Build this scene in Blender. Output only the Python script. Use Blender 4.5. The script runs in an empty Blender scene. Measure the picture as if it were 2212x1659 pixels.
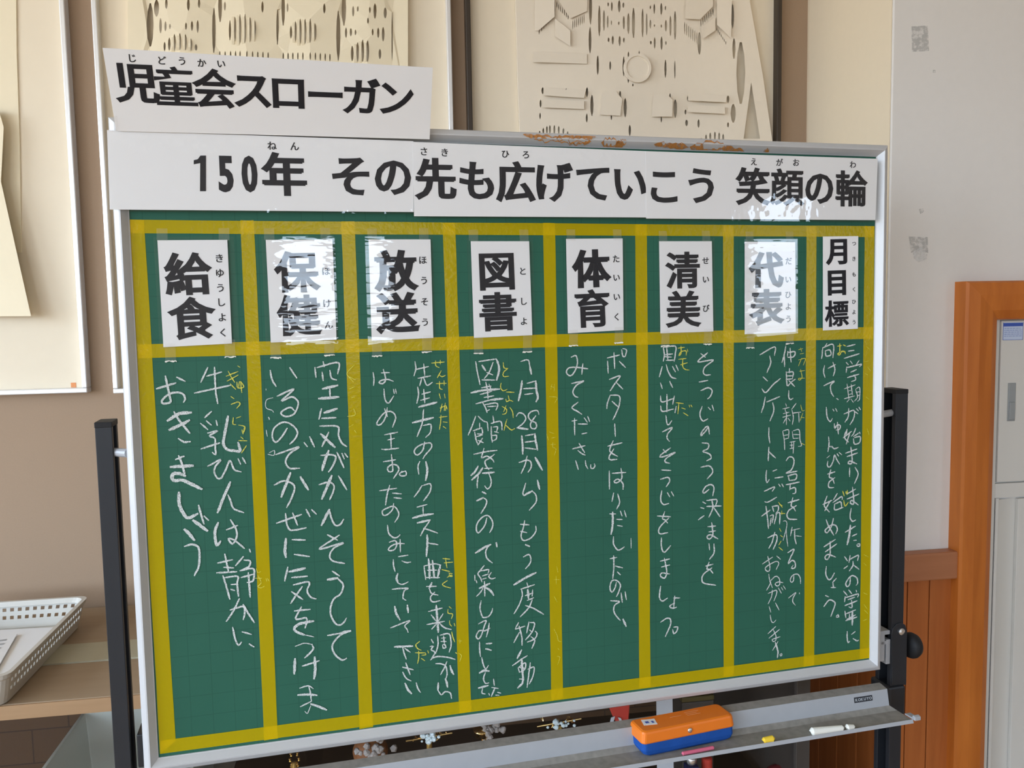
import bpy, bmesh, math, random
import numpy as np
from mathutils import Vector, Matrix

random.seed(7)
SC = bpy.context.scene
COL = SC.collection
ZC = 1.5                      # camera height above the floor; the camera stands at (0, 0, ZC)

# ---------------------------------------------------------------- camera
FPX, CX, CY = 1850.0, 1106.0, 829.5
YAW, PITCH, ROLL = 0.15761839, 0.08404002, -0.01814861


def _rx(a):
    c, s = math.cos(a), math.sin(a)
    return np.array([[1, 0, 0], [0, c, -s], [0, s, c]])


def _rz(a):
    c, s = math.cos(a), math.sin(a)
    return np.array([[c, -s, 0], [s, c, 0], [0, 0, 1]])


CAMM = _rz(ROLL) @ _rx(PITCH) @ np.array([[1, 0, 0], [0, 0, -1], [0, 1, 0]], float) @ _rz(YAW)
cam_data = bpy.data.cameras.new('camera')
cam_data.sensor_width = 36.0
cam_data.lens = 36.0 * FPX / 2212.0
cam_data.clip_start = 0.05
cam = bpy.data.objects.new('camera', cam_data)
COL.objects.link(cam)
cm = Matrix.Identity(4)
for i in range(3):
    cm[i][0], cm[i][1], cm[i][2] = CAMM[0][i], -CAMM[1][i], -CAMM[2][i]
cm[2][3] = ZC
cam.matrix_world = cm
SC.camera = cam

# ---------------------------------------------------------------- daylight, exposure
SKY = 9.0
world = bpy.data.worlds.new('sky')
SC.world = world
world.use_nodes = True
wn = world.node_tree.nodes
wl = world.node_tree.links
wbg = wn['Background']
wco = wn.new('ShaderNodeTexCoord')
wsep = wn.new('ShaderNodeSeparateXYZ')
wl.new(wco.outputs['Generated'], wsep.inputs[0])
wramp = wn.new('ShaderNodeValToRGB')
wramp.color_ramp.elements[0].position = 0.45
wramp.color_ramp.elements[0].color = (0.42, 0.40, 0.36, 1)
wramp.color_ramp.elements[1].position = 0.56
wramp.color_ramp.elements[1].color = (0.775, 0.955, 1.18, 1)
wmr = wn.new('ShaderNodeMapRange')
wmr.inputs['From Min'].default_value = -1
wl.new(wsep.outputs['Z'], wmr.inputs['Value'])
wl.new(wmr.outputs['Result'], wramp.inputs['Fac'])
wl.new(wramp.outputs['Color'], wbg.inputs['Color'])
wbg.inputs['Strength'].default_value = SKY
SC.view_settings.view_transform = 'Standard'
SC.view_settings.look = 'None'
SC.view_settings.gamma = 1.0
SC.view_settings.use_curve_mapping = False
SC.view_settings.exposure = 0.54

# ---------------------------------------------------------------- geometry helpers


def ray(px, py):
    return CAMM.T @ np.array([(px - CX) / FPX, (py - CY) / FPX, 1.0])


ORG = np.array([0, 0, ZC])


def atY(px, py, Y):
    """point seen at (px, py) on the upright plane Y"""
    d = ray(px, py)
    return ORG + d * (Y / d[1])


def atZ(px, py, z):
    d = ray(px, py)
    return ORG + d * ((z - ZC) / d[2])


def atX(px, py, x):
    d = ray(px, py)
    return ORG + d * (x / d[0])


class Plane:
    def __init__(self, o, e1, e2):
        self.o = np.array(o, float)
        self.e1 = np.array(e1, float) / np.linalg.norm(e1)
        e2 = np.array(e2, float)
        e2 = e2 - self.e1 * (e2 @ self.e1)
        self.e2 = e2 / np.linalg.norm(e2)
        self.n = np.cross(self.e1, self.e2)      # towards the viewer

    def px(self, px, py, h=0.0):
        d = ray(px, py)
        o = self.o + self.n * h
        return ORG + d * (((o - ORG) @ self.n) / (d @ self.n))

    def at(self, a, b, h=0.0):
        return self.o + self.e1 * a + self.e2 * b + self.n * h

    def uv(self, px, py, h=0.0):
        p = self.px(px, py, h) - self.o
        return p @ self.e1, p @ self.e2


# the writing board: plane of its frame's outer edge, origin at the top left corner
BB = _rz(0.09607184) @ _rx(-0.00553454)
BRD = Plane(np.array([-0.34126948, 1.23486442, 0.26808708 + ZC]), BB @ np.array([1, 0, 0]), BB @ np.array([0, 0, 1]))
BW, BH = 1.21, 0.91
ROOTM = {}


def empty(name, loc=(0, 0, 0), rz=0.0):
    o = bpy.data.objects.new(name, None)
    COL.objects.link(o)
    o.empty_display_size = 0.05
    o.location = loc
    o.rotation_euler = (0, 0, rz)
    ROOTM[o] = Matrix.Translation(Vector(loc)) @ Matrix.Rotation(rz, 4, 'Z')
    return o


def tag(o, label=None, cat=None, group=None, kind=None):
    if label: o['label'] = label
    if cat: o['category'] = cat
    if group: o['group'] = group
    if kind: o['kind'] = kind
    return o


def thing(name, label, cat, loc=(0, 0, 0), rz=0.0, group=None):
    return tag(empty(name, loc, rz), label, cat, group)


class MB:
    """collects world-space geometry for one mesh object"""

    def __init__(self):
        self.v, self.f, self.m = [], [], []
        self.mi = 0

    def poly(self, pts):
        n = len(self.v)
        self.v += [tuple(map(float, p)) for p in pts]
        self.f.append(tuple(range(n, n + len(pts))))
        self.m.append(self.mi)
        return self

    def mesh(self, pts, faces):
        n = len(self.v)
        self.v += [tuple(map(float, p)) for p in pts]
        for f in faces:
            self.f.append(tuple(n + i for i in f))
            self.m.append(self.mi)
        return self

    def hexa(self, a, b):
        """a, b: two matching quads (front, back)"""
        k = len(a)
        fs = [tuple(range(k)), tuple(range(2 * k - 1, k - 1, -1))]
        for i in range(k):
            j = (i + 1) % k
            fs.append((i, i + k, j + k, j))
        return self.mesh(list(a) + list(b), fs)

    def box(self, x0, x1, y0, y1, z0, z1):
        a = [(x0, y0, z0), (x1, y0, z0), (x1, y0, z1), (x0, y0, z1)]
        return self.hexa(a, [(x, y1, z) for x, _, z in a])

    def pbox(self, P, u0, u1, v0, v1, h0, h1):
        """box in plane coordinates, h0 back, h1 front"""
        c = [(u0, v0), (u1, v0), (u1, v1), (u0, v1)]
        return self.hexa([P.at(a, b, h1) for a, b in c], [P.at(a, b, h0) for a, b in c])

    def slab(self, pts, n, t):
        """plate: outline pts, thickness t along -n"""
        n = np.array(n, float)
        return self.hexa(pts, [np.array(p) - n * t for p in pts])

    def tube(self, path, r, seg=8, caps=True):
        path = [np.array(p, float) for p in path]
        rs = r if hasattr(r, '__len__') else [r] * len(path)
        rings = []
        for i, p in enumerate(path):
            d = path[min(i + 1, len(path) - 1)] - path[max(i - 1, 0)]
            d = d / (np.linalg.norm(d) + 1e-12)
            a = np.cross(d, [0, 0, 1.0]) if abs(d[2]) < .9 else np.cross(d, [0, 1.0, 0])
            a /= np.linalg.norm(a)
            b = np.cross(d, a)
            rings.append([p + rs[i] * (math.cos(t) * a + math.sin(t) * b)
                          for t in [2 * math.pi * k / seg for k in range(seg)]])
        pts = [q for rg in rings for q in rg]
        fs = []
        for i in range(len(path) - 1):
            for k in range(seg):
                l = (k + 1) % seg
                fs.append((i * seg + k, i * seg + l, (i + 1) * seg + l, (i + 1) * seg + k))
        if caps:
            fs.append(tuple(range(seg - 1, -1, -1)))
            fs.append(tuple(range((len(path) - 1) * seg, len(path) * seg)))
        return self.mesh(pts, fs)

    def lathe(self, c, prof, axis=(0, 0, 1), seg=20):
        """prof: (radius, distance along axis)"""
        ax = np.array(axis, float)
        ax /= np.linalg.norm(ax)
        return self.tube_prof([np.array(c, float) + ax * d for _, d in prof], [max(r, 1e-4) for r, _ in prof], ax, seg)

    def tube_prof(self, path, rs, d, seg):
        a = np.cross(d, [0, 0, 1.0]) if abs(d[2]) < .9 else np.cross(d, [0, 1.0, 0])
        a /= np.linalg.norm(a)
        b = np.cross(d, a)
        pts, fs = [], []
        for p, r in zip(path, rs):
            pts += [p + r * (math.cos(t) * a + math.sin(t) * b) for t in [2 * math.pi * k / seg for k in range(seg)]]
        for i in range(len(path) - 1):
            for k in range(seg):
                l = (k + 1) % seg
                fs.append((i * seg + k, i * seg + l, (i + 1) * seg + l, (i + 1) * seg + k))
        fs.append(tuple(range(seg - 1, -1, -1)))
        fs.append(tuple(range((len(path) - 1) * seg, len(path) * seg)))
        return self.mesh(pts, fs)

    def build(self, name, mats, parent=None, smooth=False, bevel=0.0, seg=2, fix=True, label=None):
        me = bpy.data.meshes.new(name)
        inv, q = None, parent
        while q is not None:                        # a part's own frame is its thing's
            if q in ROOTM:
                inv = ROOTM[q].inverted()
            q = q.parent
        vs = [tuple(inv @ Vector(p)) for p in self.v] if inv is not None else self.v
        me.from_pydata(vs, [], self.f)
        mats = mats if isinstance(mats, (list, tuple)) else [mats]
        for m in mats:
            me.materials.append(m)
        if len(mats) > 1:
            me.polygons.foreach_set('material_index', self.m)
        if fix:
            bm = bmesh.new()
            bm.from_mesh(me)
            bmesh.ops.recalc_face_normals(bm, faces=bm.faces)
            bm.to_mesh(me)
            bm.free()
        if smooth:
            for p in me.polygons:
                p.use_smooth = True
        o = bpy.data.objects.new(name, me)
        COL.objects.link(o)
        if parent is not None:
            o.parent = parent
        if bevel:
            b = o.modifiers.new('bevel', 'BEVEL')
            b.width = bevel
            b.segments = seg
            b.limit_method = 'ANGLE'
            b.angle_limit = math.radians(35)
        if label:
            o['label'] = label
        return o


# ---------------------------------------------------------------- materials


def lin(c):
    return tuple(((x / 255) / 12.92 if x / 255 <= .04045 else ((x / 255 + .055) / 1.055) ** 2.4) for x in c) + (1.0,)


def mat(name, col, rough=.6, spec=.3, metal=0.0, noise=0.0, nscale=20.0, bump=0.0, bscale=200.0, stretch=(1, 1, 1)):
    m = bpy.data.materials.new(name)
    m.use_nodes = True
    N, L = m.node_tree.nodes, m.node_tree.links
    p = N['Principled BSDF']
    col = tuple(col) + ((1.0,) if len(col) == 3 else ())
    p.inputs['Base Color'].default_value = col
    p.inputs['Roughness'].default_value = rough
    p.inputs['Specular IOR Level'].default_value = spec
    p.inputs['Metallic'].default_value = metal
    tc = N.new('ShaderNodeTexCoord')
    mp = N.new('ShaderNodeMapping')
    mp.inputs['Scale'].default_value = stretch
    L.new(tc.outputs['Object'], mp.inputs['Vector'])
    if noise:
        nz = N.new('ShaderNodeTexNoise')
        nz.inputs['Scale'].default_value = nscale
        nz.inputs['Detail'].default_value = 5
        L.new(mp.outputs[0], nz.inputs['Vector'])
        mx = N.new('ShaderNodeMix')
        mx.data_type = 'RGBA'
        mx.inputs['A'].default_value = tuple(min(1, c * (1 - noise)) for c in col[:3]) + (1,)
        mx.inputs['B'].default_value = tuple(min(1, c * (1 + noise)) for c in col[:3]) + (1,)
        L.new(nz.outputs['Fac'], mx.inputs['Factor'])
        L.new(mx.outputs['Result'], p.inputs['Base Color'])
    if bump:
        bz = N.new('ShaderNodeTexNoise')
        bz.inputs['Scale'].default_value = bscale
        bz.inputs['Detail'].default_value = 3
        L.new(mp.outputs[0], bz.inputs['Vector'])
        bp = N.new('ShaderNodeBump')
        bp.inputs['Strength'].default_value = bump
        bp.inputs['Distance'].default_value = .002
        L.new(bz.outputs['Fac'], bp.inputs['Height'])
        L.new(bp.outputs[0], p.inputs['Normal'])
    return m


def film(name, haze=.06, rough=.04, tint=(.9, .92, .92, 1), bump=.25, bscale=(14, 14, 60), ior=1.5, dist=.004):
    """thin clear plastic: see-through, a little milky, mirror-like at its surface"""
    m = bpy.data.materials.new(name)
    m.use_nodes = True
    N, L = m.node_tree.nodes, m.node_tree.links
    N.remove(N['Principled BSDF'])
    out = N['Material Output']
    tr = N.new('ShaderNodeBsdfTransparent')
    df = N.new('ShaderNodeBsdfDiffuse')
    df.inputs['Color'].default_value = tint
    gl = N.new('ShaderNodeBsdfGlossy')
    gl.inputs['Roughness'].default_value = rough
    lw = N.new('ShaderNodeLayerWeight')          # mirror share grows towards grazing view, same from both sides
    lw.inputs['Blend'].default_value = .5
    pw = N.new('ShaderNodeMath')
    pw.operation = 'POWER'
    pw.inputs[1].default_value = 5
    L.new(lw.outputs['Facing'], pw.inputs[0])
    fr = N.new('ShaderNodeMath')
    fr.operation = 'MULTIPLY_ADD'
    f0 = ((ior - 1) / (ior + 1)) ** 2
    fr.inputs[1].default_value = 1 - f0
    fr.inputs[2].default_value = f0
    L.new(pw.outputs[0], fr.inputs[0])
    m1 = N.new('ShaderNodeMixShader')
    m1.inputs[0].default_value = haze
    m2 = N.new('ShaderNodeMixShader')
    L.new(tr.outputs[0], m1.inputs[1])
    L.new(df.outputs[0], m1.inputs[2])
    L.new(fr.outputs[0], m2.inputs[0])
    L.new(m1.outputs[0], m2.inputs[1])
    L.new(gl.outputs[0], m2.inputs[2])
    L.new(m2.outputs[0], out.inputs[0])
    if bump:
        tc = N.new('ShaderNodeTexCoord')
        mp = N.new('ShaderNodeMapping')
        mp.inputs['Scale'].default_value = bscale
        L.new(tc.outputs['Object'], mp.inputs[0])
        nz = N.new('ShaderNodeTexNoise')
        nz.inputs['Scale'].default_value = 1.0
        nz.inputs['Detail'].default_value = 3.0
        L.new(mp.outputs[0], nz.inputs['Vector'])
        bp = N.new('ShaderNodeBump')
        bp.inputs['Strength'].default_value = bump
        bp.inputs['Distance'].default_value = dist
        L.new(nz.outputs['Fac'], bp.inputs['Height'])
        L.new(bp.outputs[0], gl.inputs['Normal'])
    return m


def see_through(name, col, solid, rough=.5, grain=0.0, gscale=900.0, spec=.3, tint=(1, 1, 1, 1), bump=0.0):
    """surface covering only part of what lies under it; grain breaks it up"""
    m = mat(name, col, rough, spec, bump=bump, bscale=160)
    N, L = m.node_tree.nodes, m.node_tree.links
    p, out = N['Principled BSDF'], N['Material Output']
    tr = N.new('ShaderNodeBsdfTransparent')
    tr.inputs['Color'].default_value = tint
    mx = N.new('ShaderNodeMixShader')
    mx.inputs[0].default_value = solid
    L.new(tr.outputs[0], mx.inputs[1])
    L.new(p.outputs[0], mx.inputs[2])
    L.new(mx.outputs[0], out.inputs[0])
    if grain:
        tc = N.new('ShaderNodeTexCoord')
        nz = N.new('ShaderNodeTexNoise')
        nz.inputs['Scale'].default_value = gscale
        nz.inputs['Detail'].default_value = 2
        L.new(tc.outputs['Object'], nz.inputs['Vector'])
        mr = N.new('ShaderNodeMapRange')
        mr.inputs['From Min'].default_value = .36
        mr.inputs['From Max'].default_value = .54
        mr.inputs['To Min'].default_value = solid * (1 - grain)
        mr.inputs['To Max'].default_value = solid
        L.new(nz.outputs['Fac'], mr.inputs['Value'])
        L.new(mr.outputs[0], mx.inputs[0])
    return m


def wood(name, c1, c2, stretch=(14, 14, 1.2), rough=.45):
    m = mat(name, c1, rough, .35)
    N, L = m.node_tree.nodes, m.node_tree.links
    p = N['Principled BSDF']
    tc = N.new('ShaderNodeTexCoord')
    mp = N.new('ShaderNodeMapping')
    mp.inputs['Scale'].default_value = stretch
    L.new(tc.outputs['Object'], mp.inputs[0])
    nz = N.new('ShaderNodeTexNoise')
    nz.inputs['Scale'].default_value = 4
    nz.inputs['Detail'].default_value = 6
    nz.inputs['Distortion'].default_value = .4
    L.new(mp.outputs[0], nz.inputs['Vector'])
    rp = N.new('ShaderNodeValToRGB')
    rp.color_ramp.elements[0].position, rp.color_ramp.elements[1].position = .3, .72
    rp.color_ramp.elements[0].color = tuple(c1) + ((1.0,) if len(c1) == 3 else ())
    rp.color_ramp.elements[1].color = tuple(c2) + ((1.0,) if len(c2) == 3 else ())
    L.new(nz.outputs['Fac'], rp.inputs[0])
    L.new(rp.outputs[0], p.inputs['Base Color'])
    return m


M = {}
M['wall_fabric'] = mat('beige fabric wall board', (.38, .27, .185), .85, .1, noise=.05, nscale=300, bump=.15, bscale=900)
M['wall_white'] = mat('off-white wall paint', (.77, .74, .70), .7, .2, noise=.02, nscale=60)
M['wall_cream'] = mat('cream wall return', (.80, .69, .52), .7, .2, noise=.02, nscale=60)  # warmer tone, used on the return face only
M['room_white'] = mat('white room paint', (.74, .72, .68), .8, .2)
M['front_wall'] = mat('dim brown unseen wall', (.30, .25, .20), .8, .2)  # unseen walls, darkened so the laminate film mirrors less light
M['floor_wood'] = wood('floor boards', (.42, .27, .15), (.55, .37, .22), (1.5, 12, 1))
M['green'] = mat('green board enamel', (.024, .112, .074), .55, .22, noise=.10, nscale=9)
M['alu'] = mat('matt aluminium', (.55, .555, .565), .42, .4, metal=.2, noise=.03, nscale=40)
M['alu_grey'] = mat('grey anodised metal', (.40, .41, .43), .5, .4, metal=.2, noise=.05, nscale=60)
M['dusty'] = mat('chalk-dusted metal', (.25, .235, .21), .85, .15, noise=.3, nscale=90)
M['black_steel'] = mat('black painted steel', (.016, .018, .022), .42, .4, noise=.1, nscale=30)
M['black_rubber'] = mat('black rubber', (.012, .012, .013), .6, .3)
M['chrome'] = mat('bright steel', (.75, .75, .74), .25, .5, metal=.9)
M['paper'] = mat('white paper', (.80, .80, .805), .7, .2, noise=.012, nscale=30)
M['ink'] = mat('black ink', (.016, .016, .020), .55, .25)
M['film'] = film('laminate film', haze=.006, rough=.008, bump=.26, bscale=(9, 9, 42), ior=1.56)
M['film_banner'] = film('banner laminate film', haze=.008, rough=.012, bump=.20, bscale=(22, 22, 14), ior=1.52)
M['clear_tape'] = film('clear sticky tape', haze=.06, rough=.12, tint=(.95, .93, .85, 1), bump=.3, bscale=(90, 90, 90))
M['tape_edge'] = mat('dusty tape end', (.80, .78, .70), .7, .2)
M['yellow_tape'] = see_through('yellow vinyl tape', (.95, .66, .004), .42, .22, spec=.42, tint=(1, .97, .2, 1), bump=.25)
M['chalk_white'] = see_through('white chalk', (.78, .80, .79), .85, .9, grain=.55, gscale=800, spec=.05)
M['chalk_yellow'] = see_through('yellow chalk', (.80, .74, .12), .85, .9, grain=.55, gscale=800, spec=.05)
M['chalk_faint'] = see_through('rubbed yellow chalk', (.80, .74, .30), .5, .9, grain=.7, gscale=800, spec=.05)
M['residue'] = see_through('brown tape residue', (.46, .20, .055), .95, .8, grain=.55, gscale=200, spec=.1)
M['grime'] = see_through('grey tape residue', (.46, .46, .45), .42, .9, grain=.8, gscale=160, spec=.1)
M['grime_pale'] = see_through('pale scuffed patch', (.80, .79, .77), .6, .9, grain=.5, gscale=120, spec=.1)
M['relief'] = mat('cream relief paper', (.88, .78, .58), .85, .1, noise=.02, nscale=50)  # warm light on the centre relief is put into this colour
M['relief_grey'] = mat('ivory relief paper', (.84, .75, .62), .85, .1, noise=.02, nscale=50)
M['mount'] = mat('cream mount board', (.84, .74, .58), .8, .15, noise=.02, nscale=40)
M['frame_silver'] = mat('silver picture frame', (.80, .80, .80), .3, .5, metal=.4)
M['frame_dark'] = mat('dark brown picture frame', (.045, .032, .022), .45, .4)
M['cabinet_wood'] = wood('brown cabinet laminate', (.325, .235, .15), (.35, .255, .165), (3, 12, 3))
M['cabinet_edge'] = wood('cabinet edge strip', (.34, .205, .105), (.38, .235, .125), (2, 20, 20))
M['cabinet_dark'] = mat('dark cabinet frame', (.060, .050, .042), .45, .4)
M['strip_pale'] = mat('pale grey-green strip', (.43, .40, .29), .5, .3, noise=.04, nscale=30)
M['glass'] = film('cabinet glass', haze=.0, rough=.02, tint=(.8, .85, .82, 1), bump=0, ior=1.22)
M['shelf_pale'] = mat('pale shelf', (.46, .45, .38), .4, .4)
M['basket'] = mat('white basket plastic', (.58, .555, .50), .4, .4, noise=.06, nscale=25)
M['clear_plastic'] = film('milky plastic', haze=.55, rough=.2, tint=(.80, .82, .74, 1), bump=0)
M['orange'] = mat('orange plastic', (.80, .19, .012), .42, .4, noise=.04, nscale=40)
M['blue'] = mat('blue cloth pad', (.012, .075, .32), .8, .2, noise=.15, nscale=60, bump=.3, bscale=600)
M['pink'] = mat('pink chalk', (.62, .14, .22), .9, .1)
M['white_stick'] = mat('white chalk stick', (.80, .80, .74), .9, .1)
M['yellow_stick'] = mat('yellow chalk stick', (.80, .55, .05), .9, .1)
M['trim_wood'] = wood('orange-brown door trim', (.46, .125, .016), (.58, .175, .026), (10, 10, 1.1))
M['panel_wood'] = wood('red-brown panelling', (.36, .10, .022), (.45, .135, .032), (12, 12, .8))
M['rail_wood'] = wood('panelling cap rail', (.37, .145, .065), (.43, .175, .08), (1.1, 14, 14))
M['cabinet_cream'] = mat('cream enamel', (.64, .62, .57), .45, .35)
M['handle_grey'] = mat('grey metal handle', (.36, .38, .38), .35, .5, metal=.5)
M['label_blue'] = mat('blue print', (.05, .10, .42), .5, .3)
M['label_pale'] = mat('pale blue label', (.52, .60, .76), .5, .3)
M['gold'] = mat('gold metal', (.75, .50, .16), .25, .5, metal=.9)
M['gold_bright'] = mat('polished gold', (.95, .68, .28), .18, .5, metal=1.0)
M['crystal'] = mat('crystal', (.70, .82, .84), .08, .9)
M['brown_shell'] = mat('mottled brown', (.20, .075, .025), .6, .3, noise=.5, nscale=60)
M['fluff'] = mat('grey ruffle', (.36, .32, .29), .8, .2, noise=.35, nscale=90)
M['red'] = mat('red ribbon', (.50, .045, .030), .5, .3)
M['dark_red'] = mat('dark red cloth', (.16, .012, .018), .8, .2)
M['navy'] = mat('dark blue base', (.010, .014, .06), .3, .5)
M['card_grey'] = mat('pale card', (.50, .52, .55), .6, .2)
M['seal'] = mat('orange seal', (.75, .30, .12), .6, .2)

# green enamel: faint ruled squares
_m = M['green']
_N, _L = _m.node_tree.nodes, _m.node_tree.links
_p = _N['Principled BSDF']
_src = _p.inputs['Base Color'].links[0].from_socket
_tc = _N.new('ShaderNodeTexCoord')
_br = _N.new('ShaderNodeTexBrick')
_br.offset = 0.0
_br.inputs['Scale'].default_value = 1.0
_br.inputs['Brick Width'].default_value = .03
_br.inputs['Row Height'].default_value = .03
_br.inputs['Mortar Size'].default_value = .0005
_br.inputs['Color1'].default_value = (1, 1, 1, 1)
_br.inputs['Color2'].default_value = (1, 1, 1, 1)
_br.inputs['Mortar'].default_value = (.80, .83, .83, 1)
_sp = _N.new('ShaderNodeSeparateXYZ')
_cb = _N.new('ShaderNodeCombineXYZ')
_L.new(_tc.outputs['Object'], _sp.inputs[0])
_L.new(_sp.outputs['X'], _cb.inputs['X'])
_L.new(_sp.outputs['Z'], _cb.inputs['Y'])
_L.new(_cb.outputs[0], _br.inputs['Vector'])
_mu = _N.new('ShaderNodeMix')
_mu.data_type = 'RGBA'
_mu.blend_type = 'MULTIPLY'
_mu.inputs['Factor'].default_value = 1.0
_L.new(_src, _mu.inputs['A'])
_L.new(_br.outputs['Color'], _mu.inputs['B'])
_L.new(_mu.outputs['Result'], _p.inputs['Base Color'])

# ---------------------------------------------------------------- lettering
_glyphs = {}


def glyph(ch, bold):
    """outline of a printed character, em = 1, centred on its own box; bold thickens the strokes"""
    key = (ch, bold)
    if key in _glyphs:
        return _glyphs[key]
    cu = bpy.data.curves.new('lettering_source', 'FONT')
    cu.body = ch
    cu.size = 1.0
    cu.resolution_u = 3
    ob = bpy.data.objects.new('lettering_source', cu)
    COL.objects.link(ob)
    bpy.context.view_layer.update()
    dg = bpy.context.evaluated_depsgraph_get()
    me = bpy.data.meshes.new_from_object(ob.evaluated_get(dg))
    V = [np.array([v.co.x, v.co.y]) for v in me.vertices]
    F = [tuple(p.vertices) for p in me.polygons]
    bpy.data.objects.remove(ob)
    bpy.data.curves.remove(cu)
    bpy.data.meshes.remove(me)
    # weld, orient
    idx, W, rem = {}, [], []
    for p in V:
        k = (round(p[0], 5), round(p[1], 5))
        if k not in idx:
            idx[k] = len(W)
            W.append(p)
        rem.append(idx[k])
    FF = []
    for f in F:
        g = []
        for i in f:
            if rem[i] not in g:
                g.append(rem[i])
        if len(g) < 3:
            continue
        a = sum(W[g[i]][0] * W[g[(i + 1) % len(g)]][1] - W[g[(i + 1) % len(g)]][0] * W[g[i]][1] for i in range(len(g)))
        FF.append(tuple(g) if a > 0 else tuple(g[::-1]))
    E = {}
    for f in FF:
        for i in range(len(f)):
            E[(f[i], f[(i + 1) % len(f)])] = 1
    bd = [e for e in E if (e[1], e[0]) not in E]
    inn, outn, nm = {}, {}, {}
    for a, b in bd:
        d = W[b] - W[a]
        l = np.linalg.norm(d) + 1e-12
        n = np.array([d[1], -d[0]]) / l
        nm[(a, b)] = n
        outn.setdefault(a, []).append(n)
        inn.setdefault(b, []).append(n)
    mit = {}
    for v in outn:
        if len(outn[v]) == 1 and len(inn.get(v, [])) == 1:
            n1, n2 = inn[v][0], outn[v][0]
            q = 1 + n1 @ n2
            m = (n1 + n2) / max(q, .35)
            mit[v] = m
    verts = [(p[0], p[1], 0) for p in W]
    faces = list(FF)
    if bold:
        for i, (a, b) in enumerate(bd):
            ma, mb = mit.get(a, nm[(a, b)]), mit.get(b, nm[(a, b)])
            z = -(1 + i % 4) * .0006
            k = len(verts)
            pa, pb = W[a] + ma * (bold, bold * .62), W[b] + mb * (bold, bold * .62)
            verts += [(W[a][0], W[a][1], z), (pa[0], pa[1], z), (pb[0], pb[1], z), (W[b][0], W[b][1], z)]
            faces.append((k, k + 1, k + 2, k + 3))
    A = np.array(verts)
    c = (A[:, :2].max(0) + A[:, :2].min(0)) / 2
    A[:, :2] -= c
    _glyphs[key] = (A, faces, A[:, 1].max() * 2)
    return _glyphs[key]


def put(mb, P, ch, px, py, em, bold, h, sx=1.0):
    """add one printed character whose box is centred on what the photo shows at (px, py)"""
    A, F, _ = glyph(ch, bold)
    c = P.px(px, py, h)
    mb.mesh([c + P.e1 * (x * em * sx) + P.e2 * (y * em) + P.n * (z * em) for x, y, z in A], F)


def strokes(mb, P, data, h, taper=.55, rough=.18):
    """hand-drawn strokes: 'width x y x y ...;' in tenths of a millimetre and millimetres on the board"""
    rnd = random.Random(len(data))
    for si, st in enumerate(data.split(';')):
        v = [float(a) for a in st.split()]
        w = v[0] / 10000 * .74
        pts = [np.array([v[i] / 1000, -v[i + 1] / 1000]) for i in range(1, len(v), 2)]
        if len(pts) < 2:
            continue
        ext = [2 * pts[0] - pts[1]] + pts + [2 * pts[-1] - pts[-2]]
        path = []
        for i in range(1, len(ext) - 2):
            p0, p1, p2, p3 = ext[i - 1:i + 3]
            n = max(2, int(np.linalg.norm(p2 - p1) / .0022))
            for k in range(n):
                t = k / n
                path.append(.5 * (2 * p1 + (p2 - p0) * t + (2 * p0 - 5 * p1 + 4 * p2 - p3) * t * t
                                  + (3 * p1 - p0 - 3 * p2 + p3) * t ** 3))
        path.append(pts[-1])
        L, R = [], []
        z = h + (si % 9) * 2e-5
        m = len(path)
        for i, p in enumerate(path):
            d = path[min(i + 1, m - 1)] - path[max(i - 1, 0)]
            l = np.linalg.norm(d)
            d = d / l if l > 1e-9 else np.array([1.0, 0])
            n = np.array([-d[1], d[0]])
            e = min(i, m - 1 - i)
            f = taper + (1 - taper) * min(1, e / 2.0)
            a = w / 2 * f * (1 + rnd.uniform(-rough, rough))
            b = w / 2 * f * (1 + rnd.uniform(-rough, rough))
            if i == 0: p = p - d * w * .3
            if i == m - 1: p = p + d * w * .3
            L.append(P.at(*(p + n * a), z))
            R.append(P.at(*(p - n * b), z))
        mb.mesh(L + R, [(i, m + i, m + i + 1, i + 1) for i in range(m - 1)])


def quad_px(P, pts, h):
    return [P.px(x, y, h) for x, y in pts]

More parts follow.
